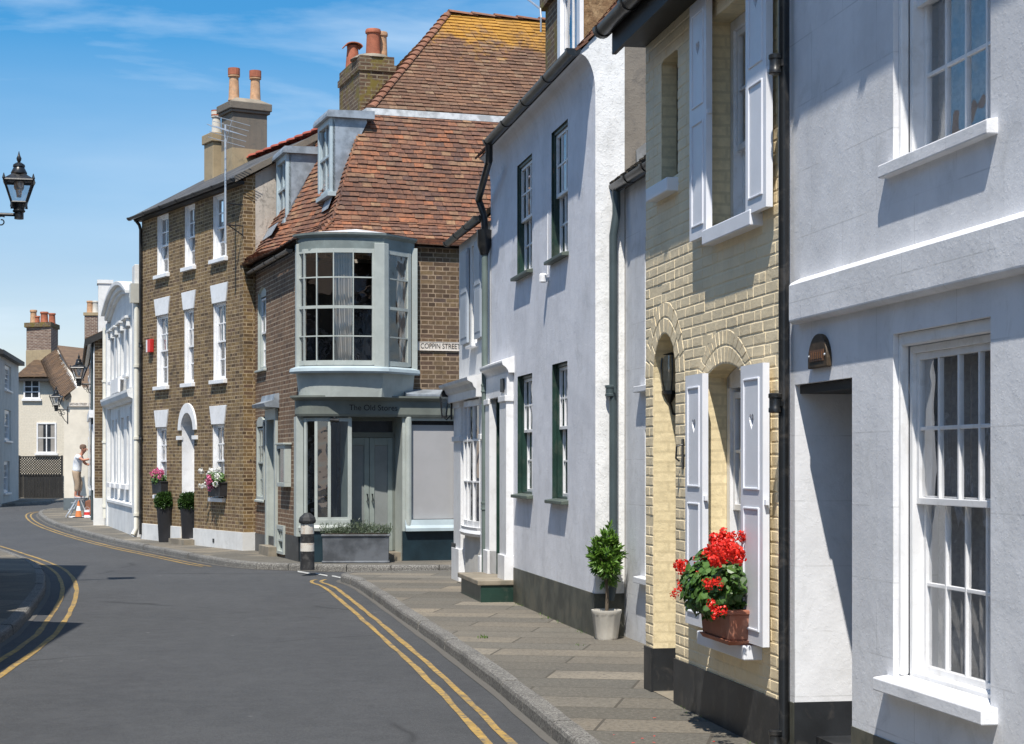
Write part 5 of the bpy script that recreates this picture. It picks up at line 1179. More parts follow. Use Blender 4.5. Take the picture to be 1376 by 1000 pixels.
cx_ = X(132.5); c = MB(); c.box(cx_, cx_+.36, .4, 1.0, 4.6, FQ.Z(138, 379)); c.box(cx_-.03, cx_+.39, .37, 1.03, FQ.Z(138, 379), FQ.Z(138, 374)); c.build('chimney', WHITE3, hQ)

# ------------------------------------------------------------------ houses at the bend
def G(px, py, d): return ((px-CX)*d/F, d, H-(py-HY)*d/F)
def at(o, pts): return [(p[0]-o[0], p[1]-o[1], p[2]) for p in pts]
o = G(100, 668, 63.5); hN = thing('cream_corner_house', 'cream rendered house at the corner of the side street with steep brown tiled roof', 'house', (o[0], o[1], 0))
d0 = 62.3
pts = [G(86,690,d0), G(86,534,d0), G(103,521,d0), G(130,521,d0), G(130,690,d0)]
a = at(o, pts); m = MB(); m.poly(a); b = [(x, y+10, z) for x, y, z in a]; m.poly([a[0], b[0], b[1], a[1]]); m.poly([a[2], b[2], b[3], a[3]]); m.build('wall', CREAM, hN, fix=False)
q = at(o, [G(85.5,690,d0), G(121,690,d0)]); MB().box(q[0][0], q[1][0], q[0][1]-.02, q[0][1]+.01, -.1, .42).build('plinth', paint('slate_grey_plinth', (.10,.12,.13), var=.15), hN)
def slab(P, mat, pts, name, org, th=.12):
    return flatroof(P, mat, at(org, pts), th, name)
rn = MB(); A_, B_, C_, D_ = [Vector(v) for v in at(o, [G(86.5,534.5,62.0), G(104,521,62.6), G(74,478,76), G(62,480,76)])]
U = (B_-A_); Sv = ((D_-A_)); nU = U.length; Sl = Sv.length; Ud = U.normalized(); Sd = (Sv - Ud*Sv.dot(Ud)).normalized(); Nn = Ud.cross(Sd); Nn = Nn if Nn.z > 0 else -Nn
sk = Sv.dot(Ud)/Sv.dot(Sd)
tiles(rn, A_, Ud, Sd, Nn, lambda s: s*sk, lambda s: s*sk + nU, Sv.dot(Sd), tw=.3, gauge=.3, th=.03); rn.build('roof', TILEF, hN, fix=False)
slab(hN, BLACKW, [G(86.5,534.5,62.02), G(104,521,62.62), G(74,478,76.02), G(62,480,76.02)], 'roof_underlay', o)
slab(hN, CREAM, [G(103,522,62.6), G(109,517,62.9), G(80,466,76), G(73.5,477,76)], 'parapet_gable', o, .2)
slab(hN, LEADL, [G(101,523,62.4), G(104.5,521,62.5), G(75.5,474,75.8), G(72.5,477,75.8)], 'lead_flashing', o, .05)
slab(hN, TILEF, [G(108,521,63.2), G(131,524,63.2), G(131,470,74), G(77,464,74)], 'back_roof', o)
m = MB(); v = at(o, [G(119,533,61.9), G(133,501,61.9)]); m.box(v[0][0]-.02, v[1][0], v[0][1], v[0][1]+.4, G(0,513,61.9)[2], G(0,505,61.9)[2]); m.box(v[0][0]+.2, v[1][0], v[0][1], v[0][1]+.4, G(0,505,61.9)[2], G(0,489,61.9)[2]); m.build('parapet_block', GLOSSW, hN)
sg_ = G(105.5, 543.5, d0-.05); t = thing('street_nameplate', 'small white street nameplate reading BREWER STREET high on the cream corner house', 'street sign', sg_)
MB().box(-.36, .36, -.02, .0, -.065, .065).build('plate', SIGNW, t); text(t, 'BREWER STREET', .105, LETTER, 0, -.022, 0, sx=.80)

o2 = G(55, 668, 84); hM = thing('cream_brick_house', 'cream painted brick house across the side street with hipped roof and big chimney stack', 'house', (o2[0], o2[1], 0))
d1 = 84
a = at(o2, [G(20,670,d1), G(20,508,d1), G(66,508,d1), G(90,537,d1), G(92,670,d1)])
m = MB(); xs = [a[0][0], a[4][0]]
m.poly(a); bk = [(p[0], p[1]+8, p[2]) for p in a]; m.poly(bk); m.poly([a[0], bk[0], bk[1], a[1]]); m.poly([a[3], bk[3], bk[4], a[4]]); m.build('wall', CREAMB, hM, fix=False)
slab(hM, TILEF, [G(19,508,d1-.3), G(67,508,d1-.3), G(74,482,d1+4.5), G(50,482,d1+4.5)], 'roof', o2, .15)
rn = MB(); e0 = Vector(at(o2, [G(19,508,d1-.35)])[0]); e1 = Vector(at(o2, [G(67,508,d1-.35)])[0]); tp = Vector(at(o2, [G(74,482,d1+4.4)])[0]); tl = Vector(at(o2, [G(50,482,d1+4.4)])[0])
Ud = (e1-e0).normalized(); Sd = (tl-e0); Sd = (Sd - Ud*Sd.dot(Ud)); Ls = Sd.length; Sd.normalize(); Nn = Ud.cross(Sd); Nn = Nn if Nn.z > 0 else -Nn
l0 = (tl-e0).dot(Ud)/Ls; l1 = ((tp-e0).dot(Ud)-(e1-e0).length)/Ls
tiles(rn, e0 + Nn*.02, Ud, Sd, Nn, lambda s: s*l0, lambda s: (e1-e0).length + s*l1, Ls, tw=.3, gauge=.26, th=.03); rn.build('roof_tile', TILEF, hM, fix=False)
slab(hM, TILEF, [G(67,508,d1-.3), G(90,538,d1-.3), G(92,520,d1+4), G(74,482,d1+4.5)], 'side_roof', o2, .15)
v = at(o2, [G(19,509,d1-.35), G(67,512,d1-.35)]); MB().box(v[0][0], v[1][0], v[0][1]-.02, v[0][1]+.3, v[1][2], v[0][2]).build('eaves_board', BLACKW, hM)
def farwin(P, org, px0, px1, py0, py1, d, cols, rows, curtain=False, sill=True, fw=.07):
    p, q = at(org, [G(px0, py1, d), G(px1, py0, d)]); xa, xb, za, zb = p[0], q[0], p[2], q[2]; y = p[1]
    m = MB(); m.box(xa-fw, xa, y-.06, y+.02, za-fw, zb+fw); m.box(xb, xb+fw, y-.06, y+.02, za-fw, zb+fw); m.box(xa, xb, y-.06, y+.02, zb, zb+fw); m.box(xa, xb, y-.06, y+.02, za-fw, za)
    for i in range(1, cols): x = xa+(xb-xa)*i/cols; m.box(x-.025, x+.025, y-.04, y-.01, za, zb)
    for j in range(1, rows): z = za+(zb-za)*j/rows; m.box(xa, xb, y-.038, y-.012, z-.025, z+.025)
    w = m.build('window', GLOSSW, P)
    MB().box(xa, xb, y-.02, y-.005, za, zb).build('pane', GLASSF, w)
    if sill: MB().box(xa-.15, xb+.15, y-.12, y, za-fw-.1, za-fw-.003).build('sill', GLOSSW, w)
    if curtain:
        m = MB(); m.box(xa+.01, xa+(xb-xa)*.3, y-.026, y-.021, za, zb); m.box(xb-(xb-xa)*.25, xb-.01, y-.026, y-.021, za, zb); m.build('curtain', CURTW, w)
farwin(hM, o2, 34, 52, 512.5, 534, d1, 2, 3); farwin(hM, o2, 51.5, 74, 570, 607, d1, 2, 2, True)
cA, cB, cC = at(o2, [G(35.5, 490, 88), G(68.5, 434, 87.4), G(78, 434, 89.5)])
zb0, zt0 = G(0,492,88)[2], G(0,440,88)[2]; zyy = G(0,471,88)[2]
def stack(name, mat, g, z0, z1):
    a, b, c = (cA[0]-g, cA[1]-g), (cB[0]+g*.3, cB[1]-g), (cC[0]+g, cC[1]); d = (cA[0]+cC[0]-cB[0]-g, cA[1]+cC[1]-cB[1]+g)
    mm = MB(); mm.hexa([(*a,z0),(*b,z0),(*c,z0),(*d,z0),(*a,z1),(*b,z1),(*c,z1),(*d,z1)]); return mm.build(name, mat, hM)
c = stack('chimney', FBRICK, 0, zyy, zt0); 
s_ = stack('chimney_base', STACKY, .02, zb0-.6, zyy); s_.parent = c
s_ = stack('chimney_cap', MBRICK, .09, zt0, G(0,434,88)[2]); s_.parent = c
for px, py, h, r, mt in ((45, 437, .75, .17, POTB), (50, 437, .45, .14, POT), (59.5, 436, .62, .20, POT), (70, 436, .55, .17, POT)):
    p = at(o2, [G(px, py, 88.2)])[0]; chimney_pot(c, mt, p[0], p[1], p[2], h, r, 'plain', 12)
v0, v1 = at(o2, [G(113.5, 480, 90), G(131, 424, 90)]); c2 = MB().box(v0[0], v1[0], v0[1], v0[1]+.8, v0[2]-2, v1[2]).build('rear_chimney', FBRICK, hM); MB().box(v0[0]-.05, v1[0]+.05, v0[1]-.05, v0[1]+.85, v1[2], v1[2]+.15).build('chimney_cap', STACKY, c2)
for px, mt in ((121, POTB), (128.5, POTCREAM)):
    p = at(o2, [G(px, 423, 90.3)])[0]; chimney_pot(c2, mt, p[0], p[1], v1[2]+.14, .62, .17, 'plain', 12)
# lattice topped yard gate
gp = G(54, 668, 83.4); gt = thing('yard_gate', 'dark boarded yard gate with diamond lattice top beneath the cream house window', 'gate', (gp[0], gp[1], 0))
gx0, gx1 = G(27,0,83.4)[0]-gp[0], G(82,0,83.4)[0]-gp[0]; zm_, zt2 = G(0,639,83.4)[2], G(0,613,83.4)[2]
m = MB(); n = 14
for i in range(n): m.box(gx0+(gx1-gx0)*i/n+.006, gx0+(gx1-gx0)*(i+1)/n-.006, 0, .03, .02, zm_)
m.build('board_panel', BLACKW, gt)
m = MB(); m.box(gx0, gx1, -.03, .05, zt2-.06, zt2); m.box(gx0, gx1, -.03, .05, zm_, zm_+.06); m.box(gx0-.08, gx0, -.04, .06, 0, zt2+.03); m.box(gx1, gx1+.08, -.04, .06, 0, zt2+.03); m.build('frame', BLACKW, gt)
m = MB(); hgt = zt2-zm_-.12; k = 16
for i in range(-6, k+1):
    for sgn in (1, -1):
        xa = gx0+(gx1-gx0)*i/k; xb = xa + hgt; za, zb = (zm_+.06, zt2-.06) if sgn > 0 else (zt2-.06, zm_+.06)
        t0 = max(0, (gx0-xa)/hgt); t1 = min(1, (gx1-xa)/hgt)
        if t1 <= t0: continue
        m.tube([(xa+hgt*t0, .01*sgn, za+(zb-za)*t0), (xa+hgt*t1, .01*sgn, za+(zb-za)*t1)], .022, 4)
m.build('lattice', BLACKW, gt)
# grey house on the left of the bend
FG = Fac(25, 672, 100.2, True); X = FG.X
hG = house('grey_house', 'pale grey rendered house at the far left with three small white windows', FG)
gw = [(X(6.5), X(15), FG.Z(10,524), FG.Z(10,491), .08), (X(6.2), X(15), FG.Z(10,592), FG.Z(10,551), .08), (X(5.2), X(13), FG.Z(9,662), FG.Z(9,620), .08)]
wall(hG, GREYR, -9, .0, -.1, 6.0, gw, 8)
for q in gw: win(hG, *q, 2, 2, GLOSSW, simple=True, glass=GLASS, fw=.12, curtain=(CURTW, [(0,1,0,1)], .12), sill=(.1,.08,.1,GLOSSW))
MB().box(-9, .1, -.25, .1, 5.95, 6.12).build('eaves', BLACKW, hG); flatroof(hG, SLATE, [(-9,-.2,6.12),(.1,-.2,6.12),(-.5,3,8.0),(-9,3,8.0)]); flatroof(hG, SLATE, [(-9,8.2,6.1),(.1,8.2,6.1),(-.5,3.01,8.0),(-9,3.01,8.0)], name='back_roof')

# ------------------------------------------------------------------ houses on the shaded left side of the street, just beyond the picture edge
def lefthouse(p0, p1, h, rid, lab, mat, D=7, chim=None):
    dx, dy = p1[0]-p0[0], p1[1]-p0[1]; L_ = math.hypot(dx, dy); th = math.atan2(dy, dx)
    P = thing('terraced_house', lab, 'house', (*p0, 0), th)
    ops = []
    n = max(1, int(L_/2.4))
    for i in range(n):
        c = L_*(i+.5)/n; ops += [(c-.45, c+.45, .9, 2.2, .1), (c-.45, c+.45, 3.2, 4.5, .1)]
    wall(P, mat, 0, L_, -.1, h, ops, D)
    for q in ops: win(P, *q, 2, 2, GLOSSW, simple=True, sill=(.06,.08,.08,GLOSSW), curtain=(LACE, [(0,1,0,1)], .2))
    flatroof(P, TILEF, [(-.1,-.12,h),(L_+.05,-.12,h),(L_+.05,D/2,h+rid),(-.1,D/2,h+rid)]); flatroof(P, TILEF, [(-.1,D+.2,h),(L_+.1,D+.2,h),(L_+.1,D/2+.01,h+rid),(-.1,D/2+.01,h+rid)], name='back_roof')
    m = MB(); [m.poly([(x,0,h),(x,D,h),(x,D/2,h+rid-.06)]) for x in (0, L_)]; m.build('gable', mat, P, fix=False)
    if chim:
        c = MB().box(*chim).build('chimney', FBRICK, P); chimney_pot(c, POT, (chim[0]+chim[1])/2, (chim[2]+chim[3])/2, chim[5], .5, .13)
    return P
lefthouse((-3.75, -4), (-5.5, 16.2), 5.6, 2.6, 'cream terraced house lining the shaded left side of the street, nearest the camera', CREAM)
lefthouse((-6.1, 17.6), (-8.02, 27.4), 5.2, 2.4, 'brick terraced house lining the shaded left side of the street, beside the lamp', DBRICK)

# ------------------------------------------------------------------ street lamps
def lamp(name, label, loc, rz, arm, group, s=1.0):
    t = thing(name, label, 'street lamp', loc, rz, group)
    b0, b1, zb, z1 = .10*s, .195*s, -.25*s, .05*s
    m = MB(); m.lathe([(b1*1.52, z1), (b1*1.46, z1+.02*s), (.11*s, z1+.11*s)], (0,0,0), 4, rot=math.pi/4); m.build('lantern_roof', BLACK, t)
    m = MB(); m.lathe([(.11*s, z1+.11*s),(.113*s, z1+.125*s),(.075*s, z1+.20*s),(.085*s, z1+.21*s),(.08*s, z1+.24*s),(.045*s, z1+.265*s),(.018*s, z1+.275*s),(.03*s, z1+.30*s),(.036*s, z1+.33*s),(.018*s, z1+.37*s),(.010*s, z1+.40*s),(.004*s, z1+.43*s)], (0,0,0), 14); m.build('finial', BLACK, t, smooth=True)
    m = MB()
    for k in range(4):
        a = math.pi/4 + k*math.pi/2; a2 = a + math.pi/2
        p0 = (b0*1.41*math.cos(a), b0*1.41*math.sin(a), zb); p1 = (b1*1.41*math.cos(a), b1*1.41*math.sin(a), z1)
        m.tube([p0, p1], .016*s, 6); m.tube([p0, (b0*1.41*math.cos(a2), b0*1.41*math.sin(a2), zb)], .018*s, 6); m.tube([p1, (b1*1.41*math.cos(a2), b1*1.41*math.sin(a2), z1)], .022*s, 6)
        m.lathe([(.014*s,0),(.024*s,.02*s),(.004*s,.09*s)], (p1[0]*1.03, p1[1]*1.03, z1), 6); m.lathe([(.02*s,-.07*s),(.012*s,0)], (p0[0], p0[1], zb), 6)
    m.build('lantern_frame', BLACK, t)
    g = MB()
    for k in range(4):
        a = math.pi/4 + k*math.pi/2; a2 = a + math.pi/2; q = lambda r, an, z: (r*1.38*math.cos(an), r*1.38*math.sin(an), z)
        g.poly([q(b0,a,zb), q(b0,a2,zb), q(b1,a2,z1), q(b1,a,z1)])
    g.build('lantern_glass', LAMPG, t, fix=False)
    m = MB(); m.lathe([(.07*s,.0),(.07*s,-.09*s),(.055*s,-.12*s)], (0,0,z1), 12); m.lathe([(.03*s,.08*s),(.05*s,.2*s),(.035*s,.26*s)], (0,0,zb), 10); m.build('burner', ALU, t, smooth=True)
    m = MB(); m.lathe([(.10*s, zb),(.085*s, zb-.03*s),(.075*s, zb-.10*s),(.088*s, zb-.11*s),(.083*s, zb-.13*s),(.064*s, zb-.14*s),(.064*s, zb-.23*s)], (0,0,0), 14); m.build('socket', BLACK, t, smooth=True)
    za = zb - .17*s
    m = MB(); m.tube([(.05,0,za),(arm,0,za)], .024*s, 8); m.box(arm-.02, arm, -.05, .05, za-.55*s, za+.12*s)
    def scroll(cx, cz, r, a0, a1): return [(cx + r*(1-.72*i/16)*math.cos(a0+(a1-a0)*i/16), 0, cz + r*(1-.72*i/16)*math.sin(a0+(a1-a0)*i/16)) for i in range(17)]
    m.tube([(arm-.02,0,za-.5*s),(arm*.75,0,za-.42*s),(arm*.45,0,za-.22*s),(arm*.35,0,za-.02*s)], .014*s, 6)
    m.tube(scroll(arm*.62, za-.13*s, .10*s, 1.2, 8.2), .010*s, 5); m.tube(scroll(arm*.28, za-.10*s, .08*s, 2.2, -5), .010*s, 5); m.tube(scroll(arm*.42, za-.20*s, .07*s, 0, 7), .009*s, 5)
    m.build('bracket', BLACK, t, smooth=True)
    return t
p = G(25.5, 249, 24.0); la_ = lamp('street_lamp', 'black lantern street lamp on scrolled bracket high against the sky at far left', p, R(194), .82, 'bracket street lamps', .95)
wallp = G(127, 0, 48)[0]
p = G(106, 497, 49.5); lamp('street_lamp', 'black lantern street lamp bracketed high from the dark brick end house', p, 0, .62, 'bracket street lamps', .95)
p = G(75.5, 535.5, 60.5); lamp('street_lamp', 'black lantern street lamp bracketed above the nameplate corner of the cream house', p, 0, .40, 'bracket street lamps', .90)

# ------------------------------------------------------------------ bollard and lead trough outside the shop
bx_, by_ = gnd(413, 764, 0); bo = thing('bollard', 'black and white banded stone bollard with faceted black cap at the kerb', 'bollard', (bx_, by_, 0), R(10))
def ring(name, mat, pr, seg=16, rot=0, bevel=0, smooth=True): return MB().lathe(pr, (0,0,0), seg, rot=rot).build(name, mat, bo, smooth=smooth, bevel=bevel)
BLK = paint('worn_black_bollard_paint', (.022,.022,.023), rough=.65, var=.3, bump=.5, bs=30, dirt=((.12,.115,.11), 11, .4)); WHT = paint('worn_white_bollard_paint', (.62,.59,.53), rough=.75, var=.1, bump=.5, bs=30, dirt=((.38,.22,.13), 9, .45))
ring('shaft', BLK, [(.112,-.02),(.109,.27)]); ring('white_band', WHT, [(.110,.27),(.108,.40)]); ring('shaft', BLK, [(.107,.40),(.105,.54)]); ring('white_band', WHT, [(.106,.54),(.103,.70)])
ring('cap', BLK, [(.104,.70),(.135,.715),(.14,.75),(.125,.80),(.05,.865),(.018,.87)], 8, .2, .006, False)
tx0, ty0 = gnd(435, 756, 0); tx1, ty1 = gnd(522, 756, 0)
tr = thing('trough_planter', 'long grey lead trough of low lavender standing in front of the shop door', 'planter', ((tx0+tx1)/2, (ty0+ty1)/2, 0), R(3))
hw = (tx1-tx0)/2; m = MB(); m.hexa([(-hw,-.2,0),(hw,-.2,0),(hw,.25,0),(-hw,.25,0),(-hw-.01,-.21,.44),(hw+.01,-.21,.44),(hw+.01,.26,.44),(-hw-.01,.26,.44)]); m.box(-hw-.03, hw+.03, -.23, .28, .44, .47); m.box(-hw-.02, hw+.02, -.22, .27, .0, .035); m.build('trough', ZINC, tr, bevel=.006)
MB().box(-hw+.02, hw-.02, -.19, .24, .47, .485).build('soil', SOIL, tr)

def leaf(m, p, d, up, l, w):
    d = d.normalized(); s = d.cross(up)
    if s.length < 1e-4: s = d.cross(Vector((1,0,0)))
    s.normalize(); n = s.cross(d)
    q = [p, p + d*l*.5 + s*w*.5 + n*l*.04, p + d*l, p + d*l*.5 - s*w*.5 + n*l*.04]
    m.poly([q[0], q[1], q[2], q[3]])
def rv(): 
    while True:
        v = Vector((rnd.uniform(-1,1), rnd.uniform(-1,1), rnd.uniform(-1,1)))
        if .01 < v.length < 1: return v.normalized()
LAV = leafmat('lavender_leaf', [(.05,.085,.045),(.10,.14,.08),(.16,.19,.13),(.08,.11,.05)])
m = MB()
for i in range(150):
    x, y = rnd.uniform(-hw-.03, hw+.03), rnd.uniform(-.2, .22); h = rnd.uniform(.09, .24)*(1-.25*abs(math.sin(x*3.1)))
    for j in range(16):
        z = .47 + h*rnd.random(); d = Vector((rnd.uniform(-.6,.6), rnd.uniform(-.7,.5), rnd.uniform(.2,1.2))); leaf(m, Vector((x+rnd.gauss(0,.03), y+rnd.gauss(0,.03), z)), d, rv(), rnd.uniform(.03,.065), .012)
m.build('foliage', LAV, tr, fix=False)

# bay tree in its stone pot
bx_, by_ = gnd(815, 859, 0); bt = thing('bay_tree', 'small clipped bay tree standing in a fluted pale stone pot by the downpipe', 'potted tree', (bx_, by_, 0))
m = MB(); pr = [(.098,0),(.105,.02),(.130,.23),(.142,.25),(.142,.275),(.125,.275),(.115,.22)]; seg = 40; b0 = 0
for r, z in pr:
    for k in range(seg):
        t = 2*math.pi*k/seg; rr = r*(1 + (.028*math.cos(t*12) if .01 < z < .24 else 0)); m.v.append((rr*math.cos(t), rr*math.sin(t), z))
for i in range(len(pr)-1):
    for k in range(seg): k2 = (k+1) % seg; m.f.append((i*seg+k, i*seg+k2, (i+1)*seg+k2, (i+1)*seg+k))
m.f.append(tuple(range(seg))); m.build('pot', POTCREAM, bt, smooth=True)
MB().lathe([(.118,.245),(.03,.26)], (0,0,0), 20).build('soil', SOIL, bt)
m = MB(); m.tube([(0,0,.24),(.008,.004,.4),(-.004,0,.55),(.004,0,.72)], [.018,.015,.014,.012], 8)
for i in range(26):
    d = rv(); m.tube([(.0,0,.52+rnd.random()*.2), (d.x*.07, d.y*.07, .72+d.z*.06), (d.x*.15, d.y*.15, .74+d.z*.18)], [.006,.004,.002], 5)
m.build('trunk', BARK, bt)
BAY = leafmat('bay_leaf', [(.045,.11,.014),(.09,.20,.022),(.16,.31,.04),(.065,.14,.018),(.22,.37,.06)])
m = MB()
for i in range(300):
    d = rv(); r = (rnd.random()**.3); lump = 1 + .16*math.sin(d.x*5+1) + .13*math.sin(d.z*6+d.y*4)
    c = Vector((d.x*.125*lump*r, d.y*.125*lump*r, .77 + d.z*.225*lump*r)); ax = (d + Vector((0,0,.7)) + rv()*.5).normalized()
    for j in range(7):
        s = rv(); dd = (ax*.75 + (s - ax*s.dot(ax))*.9); leaf(m, c + ax*rnd.uniform(0,.03), dd, ax, rnd.uniform(.05,.085), rnd.uniform(.017,.026))
m.build('crown', BAY, bt, fix=False)

# window boxes
GER = leafmat('geranium_leaf', [(.04,.095,.018),(.07,.15,.028),(.11,.21,.045),(.05,.115,.022)])
def flowerbox(name, label, loc, rz, hw, hh, dep, fols, fl, pmat, tray=True, nl=330, drop=.1, name2='flower'):
    t = thing(name, label, 'window box', loc, rz); m = MB()
    m.hexa([(-hw*.93,-dep*.45,0),(hw*.93,-dep*.45,0),(hw*.93,dep*.45,0),(-hw*.93,dep*.45,0),(-hw,-dep*.5,hh),(hw,-dep*.5,hh),(hw,dep*.5,hh),(-hw,dep*.5,hh)]); m.box(-hw-.012, hw+.012, -dep*.5-.012, dep*.5+.012, hh, hh+.025); m.build('trough', pmat, t, bevel=.006)
    if tray: MB().hexa([(-hw*.9,-dep*.46,-.03),(hw*.9,-dep*.46,-.03),(hw*.9,dep*.46,-.03),(-hw*.9,dep*.46,-.03),(-hw*1.02,-dep*.54,-.002),(hw*1.02,-dep*.54,-.002),(hw*1.02,dep*.54,-.002),(-hw*1.02,dep*.54,-.002)]).build('tray', pmat, t, bevel=.004)
    m = MB(); cx, cy, cz, rx, ry, rzz = fols
    st = MB()
    for i in range(nl):
        d = rv(); r = rnd.random()**.4; lump = 1 + .12*math.sin(d.x*6+d.z*3); c = Vector((cx+d.x*rx*r*lump, cy+d.y*ry*r*lump, cz+d.z*rzz*r*lump)); n = (d*.7 + Vector((0,-.5,.7)) + rv()*.6).normalized()
        s = n.cross(rv()).normalized(); u = n.cross(s); rr = rnd.uniform(.014,.027)*hw/.27
        m.poly([c + (s*math.cos(a)*rr*(1+.14*math.sin(a*5)) + u*math.sin(a)*rr*(1+.14*math.sin(a*5))) + n*(.25*rr*(k % 2)) for k, a in enumerate([2*math.pi*q/9 for q in range(9)])])
        if i % 7 == 0: st.tube([(c.x*.4, cy*.5, hh), (c.x*.8, c.y, (hh+c.z)/2), tuple(c)], .004, 4)
    m.build('foliage', GER, t, fix=False); st.build('stem', GER, t)
    for (mt, heads) in fl:
        m = MB()
        for (x, y, z, r, k) in heads:
            for i in range(k):
                d = rv(); c = Vector((x,y,z)) + d*r*(.55+.45*rnd.random()); n = (d + rv()*.5).normalized(); s = n.cross(rv()).normalized(); u = n.cross(s); rr = r*rnd.uniform(.2,.34)
                m.poly([c + s*rr*math.cos(2*math.pi*q/6) + u*rr*math.sin(2*math.pi*q/6) + n*(rr*.3*(q % 2)) for q in range(6)])
        m.build(name2, mt, t, fix=False)
    return t
REDP = leafmat('red_petal', [(.62,.012,.008),(.78,.03,.015),(.70,.02,.012),(.85,.06,.03)]); PINKP = leafmat('pink_petal', [(.65,.12,.28),(.8,.22,.4)]); WHP = leafmat('white_petal', [(.75,.75,.72),(.85,.85,.8)])
px0, pz0 = FY.X(938, -.17), FY.Z(950, 842, -.17); px1 = FY.X(996, -.17); hw = .30; cxx = (px0+px1)/2 - .01
def fp(px, py, off): 
    x, z = FY.p(px, py, off); return (x - cxx, off + .11, z - .615)
heads = []
for px, py, r, k, off in ((960,738,.06,60,-.2),(972,727,.055,60,-.14),(985,734,.06,60,-.16),(948,745,.05,45,-.22),(978,748,.06,60,-.26),(990,745,.05,50,-.24),(962,752,.05,50,-.28),(917,762,.05,45,-.25),(912,790,.035,25,-.28),(904,800,.025,14,-.3),(958,785,.04,32,-.34),(966,783,.025,16,-.36),(965,819,.042,36,-.36),(941,770,.02,10,-.3),(995,722,.04,30,-.1),(983,720,.035,25,-.1),(938,752,.03,20,-.22)):
    x_, y_, z_ = fp(px, py, off)
    for _ in range(4): heads.append((x_ + rnd.gauss(0, r*.5), y_ + rnd.gauss(0, r*.5), z_ + rnd.gauss(0, r*.4), r*.74, int(k*.7)))
flowerbox('geranium_box', 'terracotta trough of bright red geraniums on the white sill of the yellow cottage', (*FY.world(cxx, -.11), .615), FY.th, hw, .15, .17, (-.02, -.06, .30, .36, .19, .20), [(REDP, heads)], TERRA, nl=1900)
fx, fz = FB.p(213.5, 653, -.1)
flowerbox('window_box', 'small dark window box of pink flowers on the left sill of the brick townhouse', (*FB.world(fx, -.06), 1.0), FB.th, .30, .24, .2, (0,-.05,.32,.32,.16,.12), [(PINKP, [(rnd.uniform(-.3,.3), rnd.uniform(-.18,.0), rnd.uniform(.3,.5), .06, 22) for _ in range(12)])], DARKPOT, False, 240)
fx, fz = FB.p(290.5, 660, -.1)
flowerbox('window_box', 'dark window box of white and pink flowers on the sill right of the townhouse door', (*FB.world(fx, -.06), 1.0), FB.th, .34, .25, .2, (0,-.06,.34,.40,.18,.15), [(WHP, [(rnd.choice((-1,1))*rnd.uniform(.12,.45), rnd.uniform(-.2,.0), rnd.uniform(.2,.52), .065, 24) for _ in range(14)]), (PINKP, [(rnd.uniform(-.05,.2), rnd.uniform(-.25,-.15), rnd.uniform(.15,.38), .065, 22) for _ in range(6)])], DARKPOT, False, 300)
BOX = leafmat('box_leaf', [(.018,.045,.010),(.035,.08,.015),(.055,.115,.022),(.025,.06,.012)])
def tallpot(label, px, py, sx):
    x, y = gnd(px, py, 0); t = thing('topiary_planter', label, 'planter', (x, y, 0), 0, 'tall planters beside the townhouse door'); s = sx
    MB().lathe([(.15*s,0),(.158*s,.03),(.195*s,.66*s),(.205*s,.70*s),(.205*s,.74*s),(.185*s,.74*s),(.17*s,.6*s)], (0,0,0), 28).build('pot', DARKPOT, t, smooth=True)
    MB().lathe([(.18*s,.68*s),(.02,.7*s)], (0,0,0), 20).build('soil', SOIL, t)
    m = MB()
    for i in range(3600):
        d = rv(); r = .62 + .42*rnd.random(); lump = 1 + .07*math.sin(d.x*7+d.y*5) + .05*math.sin(d.z*9); c = Vector((d.x*.235*s*r*lump, d.y*.235*s*r*lump, .84*s + max(d.z, -.55)*.19*s*r*lump))
        for j in range(2): leaf(m, c, d + rv()*.9, rv(), rnd.uniform(.03,.055), .026)
    m.build('foliage', BOX, t, fix=False)
tallpot('tall charcoal planter with clipped box, left one beside the arched white townhouse door', 223.5, 728.5, 1.0)
tallpot('tall charcoal planter with clipped box, right one beside the arched white townhouse door', 255.5, 731, 1.0)
# fallen petals on the pavement
m = MB()
for i in range(26):
    x, z = FY.p(rnd.uniform(925, 1035), 950, -rnd.uniform(.1, .7)); y = -rnd.uniform(.12, .8); w = FY.world(x, y); c = Vector((w[0], w[1], .008)); r = rnd.uniform(.006, .014); a0 = rnd.random()*6
    m.poly([c + Vector((r*math.cos(a0+a), r*math.sin(a0+a)*.7, .004*rnd.random())) for a in (0, 1.2, 2.4, 3.6, 4.8)])
tag(m.build('fallen_petals', REDP, fix=False), 'scattered red petals fallen on the paving below the geranium box', 'petals', kind='stuff')

# ------------------------------------------------------------------ the painter and his things
ly_ = 55.0; lx_ = (107-CX)*ly_/F
sl_ = thing('stepladder', 'small aluminium stepladder opened out under the man painting', 'ladder', (lx_, ly_, 0), 0)
zs_ = .52
m = MB()
for y in (-.2, .2): m.tube([(-.36, y*1.2, 0), (-.06, y*.8, zs_)], .02, 6); 
for x, z in ((-.25,.22),(-.16,.42)): m.box(x-.06, x+.06, -.2, .2, z-.012, z+.012)
m.build('front_frame', ALU, sl_)
m = MB(); [m.tube([(.30, y*1.15, 0), (.06, y*.8, zs_)], .018, 6) for y in (-.2, .2)]; m.tube([(.2,-.2,.25),(.2,.2,.25)], .014, 6); m.build('rear_frame', ALU, sl_)
MB().box(-.14, .16, -.18, .18, zs_-.015, zs_+.015).build('platform', paint('grey_step', (.2,.2,.2)), sl_)
px_, py_ = lx_ - .10, ly_
pe = thing('person', 'man in a white T-shirt and khaki cropped trousers standing on a stepladder painting the wall', 'person', (px_, py_, zs_+.015), 0); pe.scale = (.95, .95, .93)
